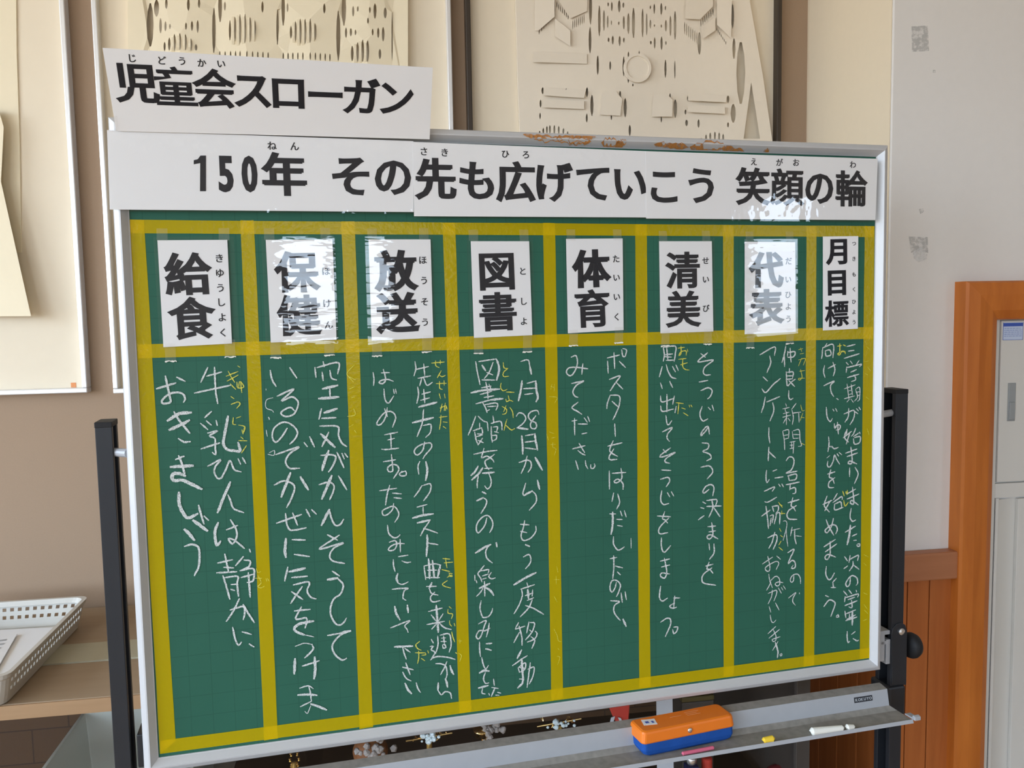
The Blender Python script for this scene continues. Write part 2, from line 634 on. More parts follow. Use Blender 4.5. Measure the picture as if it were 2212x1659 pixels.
# chalk strokes measured on the board: width, then points (x to the right, y down)
CHALK = {
    '1wa': '32 97 416 106 425;38 42 365 67 358;38 54 348 58 374 59 384 50 386 48 382 56 374 67 371 76 374 78 381 76 385;38 69 350 79 356;60 54 410 70 401 85 400;60 56 423 72 416 82 411;39 63 398 69 410 82 429;39 67 436 74 441 82 441;39 62 465 73 461;60 55 475 84 475;39 66 460 70 472 73 489;61 73 489 66 485 58 485 56 492 61 495 70 495 94 509;61 64 512 64 530 70 545 75 549 87 544;39 89 532 92 546 95 559;40 96 548 101 554;61 81 553 89 560 99 569;61 69 565 75 572 81 581;40 68 589 78 587 86 592 87 606 85 620 79 632',
    '1wb': '32 110 338 100 358;32 108 350 128 345;32 91 373 139 364;32 119 338 119 369 121 389;33 112 400 103 408;33 105 413 111 419;33 118 413 119 420;33 106 430 119 428 108 434 115 438 115 447 115 461 111 458;33 96 452 121 445;51 134 408 129 430 126 446 131 455 140 457 148 458 146 446;33 104 477 121 469 114 478 112 486 116 495 121 495 128 483 134 471 139 484 148 488;33 145 469 148 477;33 151 468 155 476;51 133 502 124 521 114 544;33 129 520 132 528 136 540 149 547;51 114 559 109 573 111 591 116 586;33 125 570 140 565;33 131 556 138 571 138 582 132 591 127 583 135 586 148 599;34 155 601 156 605;33 111 617 131 614;33 119 624 132 626;33 109 631 136 632;33 121 605 123 618 125 631;34 117 636 120 647 125 671;34 119 639 137 639 136 649 137 668;34 128 650 135 650;34 127 657 132 659;34 135 623 146 611;34 147 616 155 618 153 626 141 631;34 141 631 159 630 158 647 151 649;34 142 641 158 638;34 150 649 158 648;34 152 635 153 671;34 125 687 143 684 144 696 142 703;34 138 672 129 689 119 703;34 143 681 149 694 157 709;34 127 713 130 731 134 740 138 736;34 140 721 152 726;34 149 740 155 745',
    '1ya': '19 134 351 150 345;20 135 358 150 350;19 137 344 141 353 145 360;20 139 362 146 370;20 150 337 153 339;20 148 360 149 368 157 367 152 359 150 368;20 153 360 154 375;20 139 380 143 383;20 139 391 148 388 151 391 146 397;20 141 410 140 419 144 420;20 145 411 151 409;20 148 421 156 424 153 433 152 428;20 156 423 153 434;20 150 438 153 441;20 147 443 158 444;20 157 451 150 461',
    '1yb': '14 163 630 165 636 169 635;14 161 644 170 645;14 165 640 169 652 164 656 168 659 173 657;14 176 646 177 650;14 178 646 180 650',
    '2wa': '16 187 371 187 373;16 196 384 187 387 186 398 194 402 196 405;26 189 412 190 415;16 185 430 186 439;16 188 463 195 460 194 467 186 465;33 194 345 196 358 201 368;33 221 342 230 357;33 202 382 225 373 208 389 222 384 230 390 230 398 224 409 213 412 206 407 211 402 220 399 225 404;33 214 429 205 442 197 448 193 440 196 428 208 420 219 423 228 434 225 444 217 452;33 197 466 229 457 216 466 210 477 215 487 229 488;34 237 451 241 457;34 193 510 206 505 217 509 221 516 217 529 209 544;52 216 494 209 511 202 528;52 230 501 235 511 240 520;34 194 566 229 556;34 207 553 208 568 212 577 221 578 235 576;34 217 553 223 571;34 236 549 241 560;53 206 590 204 607 205 617;34 215 592 233 594;34 217 614 238 619;34 207 632 202 652;53 209 639 231 636;34 212 648 234 648;34 214 659 236 657 233 670 238 680 245 683;34 211 669 226 682;34 226 663 217 675 209 686;34 214 698 236 698;34 224 693 215 709 220 711 230 710 231 716 228 725;54 240 716 221 718 213 723 215 729 226 735;21 226 735 240 740;21 213 751 226 748 237 751;35 237 751 238 759 226 770;54 212 770 211 780 210 792;35 222 782 246 777;54 240 771 240 791 238 803;28 217 815 229 813 236 818;43 214 825 228 826 241 829;28 230 814 232 825 233 837;28 233 837 217 843;44 232 841 242 846 254 853;17 232 843 228 852 226 855 223 851',
    '2wb': '34 245 443 251 458;33 268 335 269 342;33 256 343 257 357;33 259 343 289 337 288 353;33 266 350 267 362;33 277 348 279 359 286 362;52 266 374 287 370;34 276 373 276 386;52 260 388 288 387;34 263 403 259 418;52 267 409 285 404;34 263 417 283 417;34 260 428 285 430 286 443 290 454 297 460;52 261 440 280 460;34 272 438 262 458;34 260 471 275 471 281 475 276 488 270 496;53 271 465 265 480 261 493;34 283 468 292 491;34 290 470 293 478;34 294 470 298 476;34 256 514 270 511 277 517 275 527 270 537;53 274 502 267 518 259 535;34 284 503 295 524;34 244 550 250 557;53 269 552 263 563 257 574;34 269 552 272 566 277 576 284 575 289 568;34 265 589 279 598;34 282 591 253 609 287 603 273 610 267 621 272 629 288 634;35 270 644 280 652;54 263 656 277 655;35 277 655 285 666 281 679 270 687 265 704 269 719 276 726 283 724 288 717;35 260 740 277 739;54 277 739 293 737;35 287 737 274 745 266 757 270 771 280 780 286 778',
    '2ya': '13 312 341 301 354 313 363;13 302 356 310 366;13 304 376 311 373;14 306 389 311 388',
    '2yb': '14 309 405 311 414 300 416;8 301 432 308 428;14 309 437 312 441',
    '3wa': '27 339 353 340 363 339 372;27 351 354 363 354;27 354 349 357 364 352 370 347 368 351 365 360 364 368 367;27 354 378 355 393 360 399 368 389;27 368 379 369 385;27 371 379 372 385;27 354 407 358 419;27 358 406 355 420 348 430 342 430 344 424 354 413 364 412 370 420 365 435;27 353 446 372 443;28 357 454 367 452;28 362 444 362 467;28 348 467 354 468 373 467;28 350 486 368 484;28 362 476 363 491 363 501 357 501 356 495 363 491 370 493 372 500 364 512;28 376 504 382 502 383 508 376 509 373 506 377 502;28 343 529 368 527;28 358 522 354 535 351 551;28 362 534 375 536;28 364 541 375 543;28 363 550 361 559 353 566 347 566 346 560 353 556 363 554 369 561 370 569 364 578;28 353 582 354 593 358 599 363 602 368 601 371 598;28 355 608 363 606 366 611 363 619 357 621 353 619 357 614 367 611 377 612;28 371 605 371 624;28 360 635 360 644 362 653;28 368 631 382 630;28 373 638 379 641 386 641;44 366 657 364 664 366 671;28 366 671 371 674 377 673 381 671;28 357 680 370 680 381 681 375 684 373 691 373 696 377 699;44 360 707 362 718 367 728;44 379 707 380 718;28 353 739 382 731 374 738 377 743 379 749;44 358 769 385 771;29 370 771 372 781 375 790;29 373 773 381 780;29 369 802 385 808;29 374 796 380 815;29 369 810 374 820 381 825;45 372 828 376 838 381 845;29 389 829 391 838 395 845',
    '3wb': '27 401 339 402 350 399 360;27 401 351 421 347;27 414 343 415 360;27 405 364 424 361;28 411 363 407 375;28 413 362 416 372 419 375 426 371;28 404 377 405 388 402 401;28 413 381 414 401;28 410 388 423 385;28 408 397 421 394;43 405 407 432 401;28 412 411 409 432 401 451;43 395 430 426 424;28 411 435 422 434 421 446 414 453;28 412 460 409 472 401 479 396 475 399 468 409 463 421 462 422 469 413 479 409 485;28 404 489 401 496 402 508;43 413 490 415 503 412 518;28 406 526 400 535 394 542;28 406 526 419 524 418 536 408 549;28 398 558 413 555;28 407 558 407 569;44 391 574 407 571 422 570;44 398 582 417 579;28 417 579 413 585 407 593 402 602;28 407 591 417 595 428 600;44 412 602 412 615 410 634;28 413 614 428 618;28 406 650 407 660 408 670;28 406 649 422 647 431 650;44 431 650 429 657 426 669;44 413 639 414 653 414 669;44 419 642 420 654 421 668;28 411 656 425 657;29 409 667 429 669;29 409 681 424 682;44 417 676 413 684;29 413 684 416 692 426 696;29 421 691 415 697 415 703 419 706 429 705;29 411 720 432 717;45 423 712 424 732 425 754;29 415 726 422 736;29 433 726 426 736;29 408 740 435 738;29 422 741 415 748;29 427 740 435 748 445 752;29 414 764 417 770;29 412 775 417 775 413 780 419 785 414 794 412 796;29 414 794 423 792 438 795 450 800;29 424 760 424 774 420 787;29 428 759 441 758 444 767 444 778 441 787;29 430 764 436 764;29 433 761 434 772;29 429 769 437 770;29 431 775 432 780 436 779 434 774 431 775;29 420 803 428 804 435 809 437 820 435 829;29 437 802 433 811 427 821;45 442 809 444 817 447 823;45 434 829 436 835 437 842;45 423 834 422 845;29 422 845 427 853 433 849 441 852 443 861',
    '3ya': '21 426 342 445 341;21 432 339 432 346 437 349;21 439 338 439 344;21 440 354 434 364;21 437 360 441 363 446 361;21 432 373 447 373;21 437 370 437 380 441 382;21 444 369 444 376;21 436 388 438 396;21 444 389 445 395;21 437 410 446 407 445 414;21 440 404 437 416;21 445 403 443 414;21 446 407 448 412;21 435 424 447 423;21 438 421 437 432 435 442;21 441 431 447 432;21 441 438 445 441',
    '3yb': '21 435 640 446 642;21 437 647 450 647;21 439 640 441 655;21 433 657 445 661;22 443 663 449 665;22 445 664 444 668 449 669 447 667 441 670;22 441 675 433 680 438 684 446 687',
    '3yc': '22 443 716 446 719;22 441 720 441 726 448 728 446 735;22 443 738 443 743 446 747;22 450 743 451 747;22 446 756 447 763 450 772;13 458 769 458 775;13 456 771 461 772;22 451 789 453 791;13 455 790 460 795 457 804',
    '3yd': '22 396 765 390 770 393 776 398 779;22 389 782 404 784;22 394 780 394 790 392 799;22 404 784 405 787 399 787;22 398 792 403 796;22 408 781 409 785',
    '4wa': '28 493 342 495 356 499 377;28 498 342 525 339;43 525 339 528 346 529 357 525 371;43 503 348 508 356;28 520 344 514 358 506 368;28 510 359 519 363;28 502 370 522 371;28 501 382 516 380;43 485 389 503 386 529 385;28 499 392 517 388;28 505 397 520 395;28 492 406 515 401;44 515 401 534 400;28 508 374 510 385 511 399;28 513 377 516 385;28 502 404 506 411 509 420;28 506 408 523 406 526 410 523 417;28 510 411 523 411;28 508 418 513 416;28 491 425 486 438 479 453;28 495 425 502 432 509 435;28 497 436 497 442;28 487 447 500 443;28 500 443 501 452 493 452;28 489 449 491 461 494 469;28 492 456 501 454;28 494 462 502 466;28 494 469 501 459;28 518 426 519 436 515 437;28 509 435 510 448;28 515 437 530 435 532 448;28 515 442 515 455 516 466;28 518 443 525 443 523 450;28 520 450 526 452;28 516 456 523 456 522 462 517 464;28 487 483 507 480 523 479;28 503 475 499 489 507 487 516 493 518 497;29 519 485 510 491 504 495 506 503 510 508;44 493 502 488 510 482 515;44 500 505 493 514 483 522;28 493 517 491 528 491 535;28 503 506 515 506;44 500 513 518 513;29 510 515 513 525 512 533 507 538 503 533;44 499 542 504 545;44 490 555 500 551;29 500 551 505 555 504 563 496 575;29 505 583 501 595 491 605 488 598 491 588 500 580 508 580 514 590 513 599 509 606;45 486 636 499 629 510 625;29 510 625 505 629 502 636 504 646 512 654;45 519 623 520 629;29 499 657 492 665 489 669 493 676 495 682;29 493 665 506 664 505 669;29 496 673 505 671;29 496 678 502 677;29 510 669 506 675 510 679 516 678;29 484 671 484 679;29 486 679 487 683;45 491 692 507 686;29 499 682 499 705;29 496 693 491 700 486 704;45 500 692 507 696 513 705;29 493 712 491 724 494 736 497 739 504 738 509 732 511 726;29 488 748 500 744 497 753 492 767 487 772 484 767 489 759 498 760 506 757;29 505 749 503 760 500 770;29 489 777 489 790 490 800;46 500 781 508 781;46 499 789 507 792;29 492 802 494 813 498 821 502 816;46 488 826 495 823 503 825;30 497 827 494 836 497 844 502 844;46 486 850 501 848;30 492 852 491 859 496 861;30 510 839 511 849;30 507 852 517 855;30 512 853 506 866;30 516 861 521 863;30 502 861 503 864;30 513 865 518 866',
    '4wb': '28 564 344 575 342 578 352;44 578 352 580 364;44 565 374 563 388 559 404;28 573 378 587 375;44 587 375 588 391 590 400 587 407;28 567 386 587 386;28 569 395 582 394;29 555 428 559 423 566 425 570 432 565 440 556 446;44 556 446 573 449;29 591 427 589 421 579 422 574 428 577 435 586 440 586 448 579 448 577 442 581 435 586 429;44 563 459 564 472 564 487;29 569 459 584 457;45 584 457 585 467 588 482;29 568 469 584 468;29 568 478 586 481;29 558 500 571 497 577 501 577 509 572 516;29 571 491 567 505 561 517;45 584 494 589 503 595 514;45 587 530 590 544;29 568 533 563 549 565 552;45 565 552 578 546;29 578 546 584 553 584 564 573 576;29 565 592 563 602 559 614 561 622 567 623 576 619 583 610 583 602;29 558 597 572 599;29 558 608 568 611;45 566 630 572 633;29 562 649 571 646 574 653 572 661 565 668;45 546 692 564 683 582 676;29 567 691 569 699;29 557 700 579 695;29 558 700 559 711 553 726 545 738;46 568 702 569 716;30 576 703 575 713;30 564 711 576 708;30 567 719 577 716;30 575 719 569 731 555 744;30 564 727 577 733 593 744;30 552 753 547 762;30 547 763 562 760;30 553 759 557 777 557 790;30 553 769 544 784;30 569 754 565 771;30 571 755 578 757 574 770 563 782;30 570 767 574 771;30 579 770 582 774 578 782 566 786;30 572 778 578 785 573 797;46 556 798 549 810;30 541 821 555 813 565 808;46 556 812 557 833 557 850 549 858;30 550 826 552 833;30 552 824 562 819 561 829 553 833;30 552 844 557 845;30 551 825 562 828;30 570 820 567 839 564 859;30 566 830 576 828 574 842 568 854',
    '4ya': '21 536 345 537 353 543 354;21 543 354 536 360 536 366 544 366;21 532 376 531 383 535 388 541 386;21 540 390 552 391;21 543 396 544 402;21 539 401 540 405 545 403 550 405;21 533 412 540 417 538 423 533 424;21 539 411 535 420;21 545 414 549 421 550 430;21 540 432 537 441 535 449;21 537 440 542 445 547 449 552 447',
    '4yb': '9 611 384 617 387 616 392;9 613 381 611 389;9 617 381 617 388;9 608 400 621 402 617 410',
    '4yc': '9 607 455 615 458;9 603 458 606 468;9 611 465 617 464;9 609 475 617 475;9 613 472 613 480 618 482 615 493',
    '4yd': '9 616 669 618 679;9 611 690 621 691;9 615 685 615 698',
    '4ye': '9 611 717 616 727',
    '4yf': '9 610 770 615 781 617 790 622 792;9 616 802 618 805;9 614 815 619 817 615 829',
    '5wa': '29 645 340 653 338 655 350 650 363 643 369 637 364 640 357 652 356 672 359;29 664 351 662 367;29 645 381 665 378 653 384 647 394 650 401 655 403;29 655 411 645 419 654 425 661 430;29 645 440 653 439;29 649 436 649 462;29 655 445 670 446;29 661 461 669 460;29 665 436 670 443;29 671 434 674 442;29 645 484 666 480;29 656 476 665 491;29 654 487 660 492 666 495;29 650 503 652 510 654 517;29 666 504 667 511 670 517;29 675 511 675 516 679 517 682 513 681 510',
    '5wb': '29 705 343 725 339;29 716 335 717 360;29 705 348 706 367;29 725 349 735 359;29 731 329 737 331 735 341 731 341 729 331;29 708 377 726 372 717 384 709 395;29 720 383 730 393;29 709 402 704 415 703 423;29 709 402 724 404 724 418 718 432 713 441;29 712 412 722 421;29 716 448 717 468;30 704 483 728 479;30 713 475 707 489 711 495 720 500;30 714 488 706 500 708 505 719 505;30 706 523 706 539 706 552;30 711 527 734 527;30 726 520 727 536 718 543 714 540 721 537 729 545 729 554;30 713 559 710 572;30 720 561 723 575 718 585;30 706 592 716 593;46 711 590 711 608 708 625;30 718 602 727 603;30 719 612 727 614;30 724 589 727 597;30 731 589 734 599;30 712 630 712 642 719 652 725 651 730 648;30 706 665 717 664;30 712 661 712 679 710 698;30 715 678 727 682;30 718 688 723 693;30 716 705 713 715 708 720 705 713 708 702 717 702 723 710 720 721 716 728;30 706 734 721 737 713 742 711 751 716 761 722 768;30 724 723 726 739;30 731 722 733 735;47 727 767 732 779;18 742 635 742 651',
    '6wa': '30 800 329 802 341 800 351;30 800 329 821 328 821 340 819 352;30 806 329 808 350;30 803 341 816 340;30 802 344 814 345;30 805 350 818 350;30 798 360 793 376;30 805 357 808 367 814 377 822 380;30 816 360 821 369;30 822 358 826 367;30 795 386 798 395;30 811 384 816 394;30 795 407 796 416 803 416 817 412;30 806 405 806 433;30 819 408 816 421;30 795 423 798 432 817 429;30 822 425 820 435;30 804 439 806 452 809 454 814 448;30 798 465 815 459 807 469 806 476 810 481;30 799 494 804 499;30 812 492 794 503 797 506 820 500 805 508 802 514 810 517;30 796 527 812 529;30 794 542 807 540 810 546 804 555;30 796 561 794 576 799 584 808 583;30 806 565 810 572;30 813 564 817 571;30 788 602 811 605;30 801 596 797 607 801 609 806 615;30 808 607 794 619 790 627 793 632 806 631;31 795 639 795 654 800 663 811 653;31 793 677 809 675;31 795 687 809 685;31 800 673 804 696 800 706 793 702 795 697 809 700;31 793 719 791 737 796 744 805 740;31 818 738 816 757;31 816 741 827 742;31 816 750 809 754 814 758 821 757;31 793 779 803 774 810 776 810 786 801 804;31 814 794 816 801 821 798 823 791 816 790',
    '6wb': '30 866 341 874 347;30 878 340 861 354 888 352 874 362 870 371 874 376 883 376;30 863 387 878 385;30 866 401 879 397 886 402 883 411 878 415;30 868 427 864 440 869 451 878 448;30 879 429 883 433;30 886 426 889 435;30 879 461 874 468 866 475 868 468 878 460 881 473;30 868 487 879 489 878 497 869 501 881 506 884 513 876 517;31 866 527 881 526 887 536 877 547;31 880 565 872 570 869 568 874 560 883 557 889 562 887 576;31 869 585 874 588;31 865 594 871 596;31 861 614 871 608;31 876 583 894 583 892 593;31 876 593 902 594;31 885 582 887 596 880 611;31 889 596 900 612;31 878 627 892 627;31 880 636 892 635;31 885 621 887 641 881 648 876 644 883 641 896 649;31 880 656 881 666;31 889 657 889 672 881 682;31 874 693 887 691;31 880 687 876 698 881 699 887 706;31 885 697 870 706 867 716 872 722 892 727',
    '6ya': '22 826 331 837 330;22 831 328 831 340 827 343 831 337 840 336 840 343;22 842 333 843 337;22 827 349 840 348;22 830 358 842 355;22 834 348 834 361 839 366 845 367',
    '6yb': '22 822 419 835 421;22 827 419 825 437;23 832 428 838 430;23 835 436 843 441;23 845 424 846 427;23 848 424 850 427',
    '7wa': '30 973 346 1000 334 1000 348;31 991 349 993 360 986 376;31 979 383 987 390;31 977 403 984 409 997 397 1011 387;31 983 417 980 431 976 442;31 986 425 1010 417;31 997 427 999 440 992 457;31 990 468 990 482 992 494;31 990 501 989 524;31 991 509 998 516 1003 520;31 986 540 985 553 987 561 991 556;31 998 542 1005 540;31 1002 554 1017 553;31 982 575 1001 569 997 576;31 983 593 989 594 1005 587;31 1009 565 1012 569;31 977 617 993 608;31 985 601 988 621 990 639;32 997 602 1000 611;32 999 602 1008 602 1008 610 1004 614;32 993 618 999 617 997 630;32 995 622 993 634;32 1004 616 1011 614 1011 633;32 1005 616 1001 632;32 989 655 1004 651 1006 661 999 676;32 1002 647 997 663 991 673;24 979 699 998 689;24 989 687 993 704 992 712 987 712 984 707 991 702 1005 697 1010 701 1005 711;24 1006 688 1013 694;24 991 718 993 729 998 742;24 995 732 991 739 987 745;24 993 731 1003 723 1010 726 1012 737 1007 740 1003 736 1009 733 1018 735;24 990 751 1005 747 1006 753 1001 765;24 998 746 996 758 990 769;24 1009 743 1015 753;24 992 774 995 784;24 1004 769 1011 782;24 994 789 996 799 1000 803 1005 799;24 990 821 1005 810;24 992 829 1012 816;24 1000 815 1005 826 1005 834 1000 836 998 832 1003 831 1013 829;24 999 851 1009 837;38 1004 838 1009 854 1008 865',
    '7wb': '31 1021 333 1018 348 1014 360;31 1018 347 1019 367;31 1025 342 1024 350;31 1025 344 1038 343 1036 351 1025 352;31 1029 337 1031 360;31 1028 371 1028 378;31 1022 376 1024 399 1030 395;31 1024 377 1035 377 1034 387;31 1024 383 1034 383;31 1022 389 1034 388;31 1039 389 1031 394;31 1027 391 1038 401;31 1027 408 1027 418 1030 423 1035 421;23 1021 429 1023 434;23 1016 438 1028 436;23 1017 446 1028 444;23 1016 452 1031 449;23 1020 437 1021 443;23 1023 443 1023 465;23 1023 453 1017 462;23 1026 454 1030 459;23 1041 430 1033 439;23 1033 440 1036 453 1034 465;23 1034 446 1050 445;23 1046 446 1047 462;23 1016 476 1019 491 1020 507;23 1017 475 1027 474 1027 488;23 1019 483 1027 482;23 1020 489 1027 488;23 1034 477 1036 489;23 1036 476 1047 475 1049 492 1052 502 1046 503;23 1036 482 1047 483;23 1036 489 1046 489;23 1030 495 1040 494;24 1033 496 1033 505;24 1037 495 1036 514;24 1030 500 1037 500;24 1030 506 1037 505;31 1023 526 1028 520 1035 521 1038 529 1033 542 1023 547 1044 545;32 1027 552 1029 560;31 1026 552 1042 550 1041 559 1029 560;32 1023 567 1048 564;32 1031 567 1030 576;32 1030 575 1040 573 1041 582 1036 583;32 1027 598 1048 594;32 1036 590 1033 604 1037 606 1041 613;32 1043 604 1029 611 1025 619 1029 626 1044 628;19 1018 629 1023 629 1025 637 1018 662;19 1024 644 1025 659 1027 673;32 1035 641 1032 655;19 1035 646 1050 644;32 1040 645 1040 658 1043 670;19 1042 656 1053 658;32 1027 684 1039 679 1032 693 1028 703 1035 698 1041 702 1041 711 1034 712 1037 707;31 1015 565 1018 570;24 1015 743 1018 748;24 1019 741 1023 747;24 1013 860 1016 859 1017 862 1014 863 1013 860;24 1039 723 1038 734 1034 736 1032 731 1037 724 1046 723 1051 730 1052 740;24 1029 763 1043 755 1038 763 1037 770 1042 777;24 1050 756 1050 758',
    '7ya': '15 1045 340 1053 338;15 1049 337 1051 343;15 1048 347 1055 346;15 1045 357 1058 355 1054 366;15 1051 354 1045 367;15 1047 376 1057 375;16 1049 373 1052 386 1047 391 1045 388 1057 388',
    '7yb': '16 1050 433 1053 443 1057 442;16 1054 447 1049 459;16 1051 454 1057 455',
    '7yc': '16 1052 498 1058 501',
    '7yd': '24 1009 596 1016 605;24 1011 600 1016 602;24 1012 615 1021 616;24 1015 611 1015 617',
    '7ye': '24 1011 641 1014 646;24 1013 653 1017 656;24 1014 663 1010 669;24 1010 673 1017 679',
    '8wa': '31 1099 331 1096 335;31 1091 338 1090 351 1089 356;31 1091 338 1111 333 1111 355;31 1096 343 1098 352 1107 350 1105 342 1096 343;31 1095 368 1093 378 1096 388;31 1102 373 1116 367;31 1111 363 1115 375 1112 386;31 1094 402 1114 395 1107 402 1108 413 1113 421;32 1119 425 1122 427;31 1099 439 1101 456 1107 464 1111 459;32 1112 443 1114 446;32 1117 442 1120 447;32 1115 468 1116 476 1121 470 1127 472 1125 478 1119 479;32 1121 466 1123 486;32 1104 490 1105 502 1103 515;32 1104 507 1111 507 1115 511 1123 509;19 1101 526 1107 522;32 1103 532 1102 539 1107 542 1113 533 1116 522 1120 529 1126 538;32 1121 520 1124 524;32 1125 518 1130 522;32 1103 554 1117 551;32 1109 547 1106 559 1112 562 1116 571;32 1117 561 1106 568 1105 576 1109 578 1115 578;32 1102 592 1097 608 1107 620;32 1094 606 1112 600;32 1109 600 1098 617;32 1122 589 1115 599;32 1114 604 1131 595 1132 600;32 1117 607 1118 617 1134 614;32 1118 607 1129 604 1131 614;32 1101 633 1106 645 1116 661;32 1115 632 1111 646 1103 656 1099 653 1100 650 1111 643 1120 645 1123 652 1120 659;32 1097 680 1119 669;32 1100 689 1122 677;32 1109 672 1109 695 1103 703 1099 699 1105 694 1120 700;32 1102 715 1101 727 1105 737 1111 738 1118 728;33 1122 738 1115 744;33 1115 744 1117 754;33 1112 753 1121 754;33 1101 766 1107 769;33 1098 785 1108 775 1117 778 1120 784 1112 804;33 1123 805 1126 803 1128 807 1123 807',
    '8wb': '31 1138 337 1154 334;31 1141 345 1152 344;31 1133 357 1162 350;31 1137 364 1141 368;31 1145 362 1149 367;32 1162 362 1157 368;31 1138 372 1137 381;31 1138 373 1167 368 1163 372;32 1146 381 1157 377;32 1140 390 1162 385;32 1153 386 1156 394 1148 397;24 1134 409 1155 403;24 1139 401 1143 426;24 1147 402 1150 420;24 1142 413 1148 412;24 1143 419 1150 418;24 1134 426 1154 422;24 1144 427 1139 432;24 1147 427 1152 433;24 1156 411 1160 424 1154 431;24 1157 410 1164 408 1164 428 1160 431;24 1157 416 1164 415;24 1159 422 1164 421;32 1134 452 1153 447 1153 460 1146 471;32 1143 443 1142 457 1136 466;32 1155 449 1161 453;32 1158 444 1162 448;32 1163 442 1166 446;32 1140 479 1139 489;32 1133 493 1149 483;32 1140 479 1135 492 1143 501;32 1146 484 1139 504;32 1153 492 1164 486;32 1157 478 1153 487 1149 491;32 1165 485 1166 488;32 1153 496 1155 505 1165 503 1166 493 1155 494;32 1138 520 1160 514;32 1141 526 1161 521;32 1148 510 1151 532 1149 539 1143 538 1146 534 1160 540;32 1146 546 1146 561;32 1157 546 1163 558 1156 574;32 1142 591 1158 584;32 1142 600 1165 593;32 1152 580 1155 602 1154 610 1148 607 1151 603 1164 612;32 1150 617 1148 632 1153 640 1159 638;32 1139 658 1159 649;50 1149 647 1147 664 1143 680;33 1153 666 1162 663;33 1156 674 1161 674;33 1162 682 1164 685 1168 685 1168 681 1164 681;33 1138 701 1144 709;33 1137 722 1144 718;33 1149 700 1147 712;33 1148 707 1165 701 1164 710;33 1155 711 1155 718 1148 727;33 1157 718 1167 726;33 1150 740 1149 751 1144 755 1141 749 1146 741 1154 736 1163 741 1165 750 1162 754;33 1137 762 1144 770;33 1147 761 1153 768;33 1162 763 1163 766;33 1140 772 1139 781;33 1140 774 1166 770 1165 775;33 1146 778 1159 775;33 1140 788 1164 782;33 1153 780 1154 793 1148 791;33 1140 798 1142 810;33 1142 803 1161 798;33 1144 813 1161 807;33 1142 815 1164 811;51 1155 800 1155 824;33 1149 804 1149 813;33 1145 835 1145 847 1147 855 1150 853;33 1154 841 1161 837;33 1157 849 1165 854 1168 853',
    '8ya': '31 1120 336 1127 335;31 1124 332 1124 346 1120 349 1124 351 1128 345 1134 346 1135 349;31 1131 334 1135 336',
    '8yb': '9 1173 329 1177 334;9 1176 338 1183 343',
    '8yc': '9 1174 364 1181 363;10 1179 373 1185 380;10 1174 384 1180 387',
    '8yd': '10 1177 425 1183 429',
    '8ye': '10 1180 480 1184 491',
    '8yf': '32 1133 586 1136 594;32 1139 587 1145 590;32 1142 585 1142 592 1139 589;32 1135 602 1138 612 1144 606',
    '8yg': '10 1177 701 1186 706;10 1177 716 1183 722',
    '8yh': '10 1177 769 1185 773',
    '8yi': '10 1178 790 1186 800;10 1179 800 1187 808;10 1177 819 1186 817',
}

# ================================================================ THE ROOM
YB, YR, XR = 2.07, 1.71, 1.098          # back wall, front of the projecting wall, its return face
XL, XE, YF, ZT = -3.2, 3.5, -5.0, 3.0


def struct(o):
    return tag(o, kind='structure')


# floor and ceiling
struct(MB().box(XL - .2, XE + .2, YF - .2, YB + .2, -.1, 0).build('floor', M['floor_wood']))
struct(MB().box(XL - .2, XE + .2, YF - .2, YB + .2, ZT, ZT + .1).build('ceiling', M['room_white']))
# back wall
struct(MB().box(XL - .2, XR + .05, YB, YB + .12, 0, ZT).build('wall_back', M['wall_fabric']))


def holed(axis, c0, c1, a0, a1, holes, name, m):
    """wall with rectangular openings; axis 'x': wall spans x at y c0..c1, axis 'y': spans y at x c0..c1"""
    mb = MB()
    holes = sorted(holes)

    def bx(s0, s1, z0, z1):
        if s1 - s0 < 1e-4 or z1 - z0 < 1e-4:
            return
        if axis == 'x':
            mb.box(s0, s1, c0, c1, z0, z1)
        else:
            mb.box(c0, c1, s0, s1, z0, z1)
    s = a0
    for h0, h1, z0, z1 in holes:
        bx(s, h0, 0, ZT)
        bx(h0, h1, 0, z0)
        bx(h0, h1, z1, ZT)
        s = h1
    bx(s, a1, 0, ZT)
    return struct(mb.build(name, m))


REAR = [(.42, 1.42, 1.42, 2.42), (-2.9, -1.6, .9, 2.6)]  # second opening: unseen window added for extra light
EAST = [(-2.85, -2.12, 1.10, 2.30)]
LEFT = [(-4.4, -2.7, .85, 2.75), (-2.2, -.5, .85, 2.75), (-.1, 1.2, .85, 2.75)]
holed('x', YF - .15, YF, XL - .15, XE + .15, REAR, 'wall_front', M['front_wall'])
holed('y', XE, XE + .15, YF, YR + .4, EAST, 'wall_right_far', M['front_wall'])
holed('y', XL - .15, XL, YF, YB, LEFT, 'wall_left', M['room_white'])


def window(n, axis, c, h):
    s0, s1, z0, z1 = h
    mb = MB()
    t = .045

    def bx(a0, a1, b0, b1):
        if axis == 'x':
            mb.box(a0, a1, c - .03, c + .03, b0, b1)
        else:
            mb.box(c - .03, c + .03, a0, a1, b0, b1)
    bx(s0, s1, z0, z0 + t)
    bx(s0, s1, z1 - t, z1)
    bx(s0, s0 + t, z0 + t, z1 - t)
    bx(s1 - t, s1, z0 + t, z1 - t)
    if s1 - s0 > .9:
        m = (s0 + s1) / 2
        bx(m - .025, m + .025, z0 + t, z1 - t)
    struct(mb.build('window_%d' % n, M['alu_grey']))


k = 0
for h in REAR:
    k += 1
    window(k, 'x', YF - .07, h)
for h in EAST:
    k += 1
    window(k, 'y', XE + .07, h)
for h in LEFT:
    k += 1
    window(k, 'y', XL - .07, h)


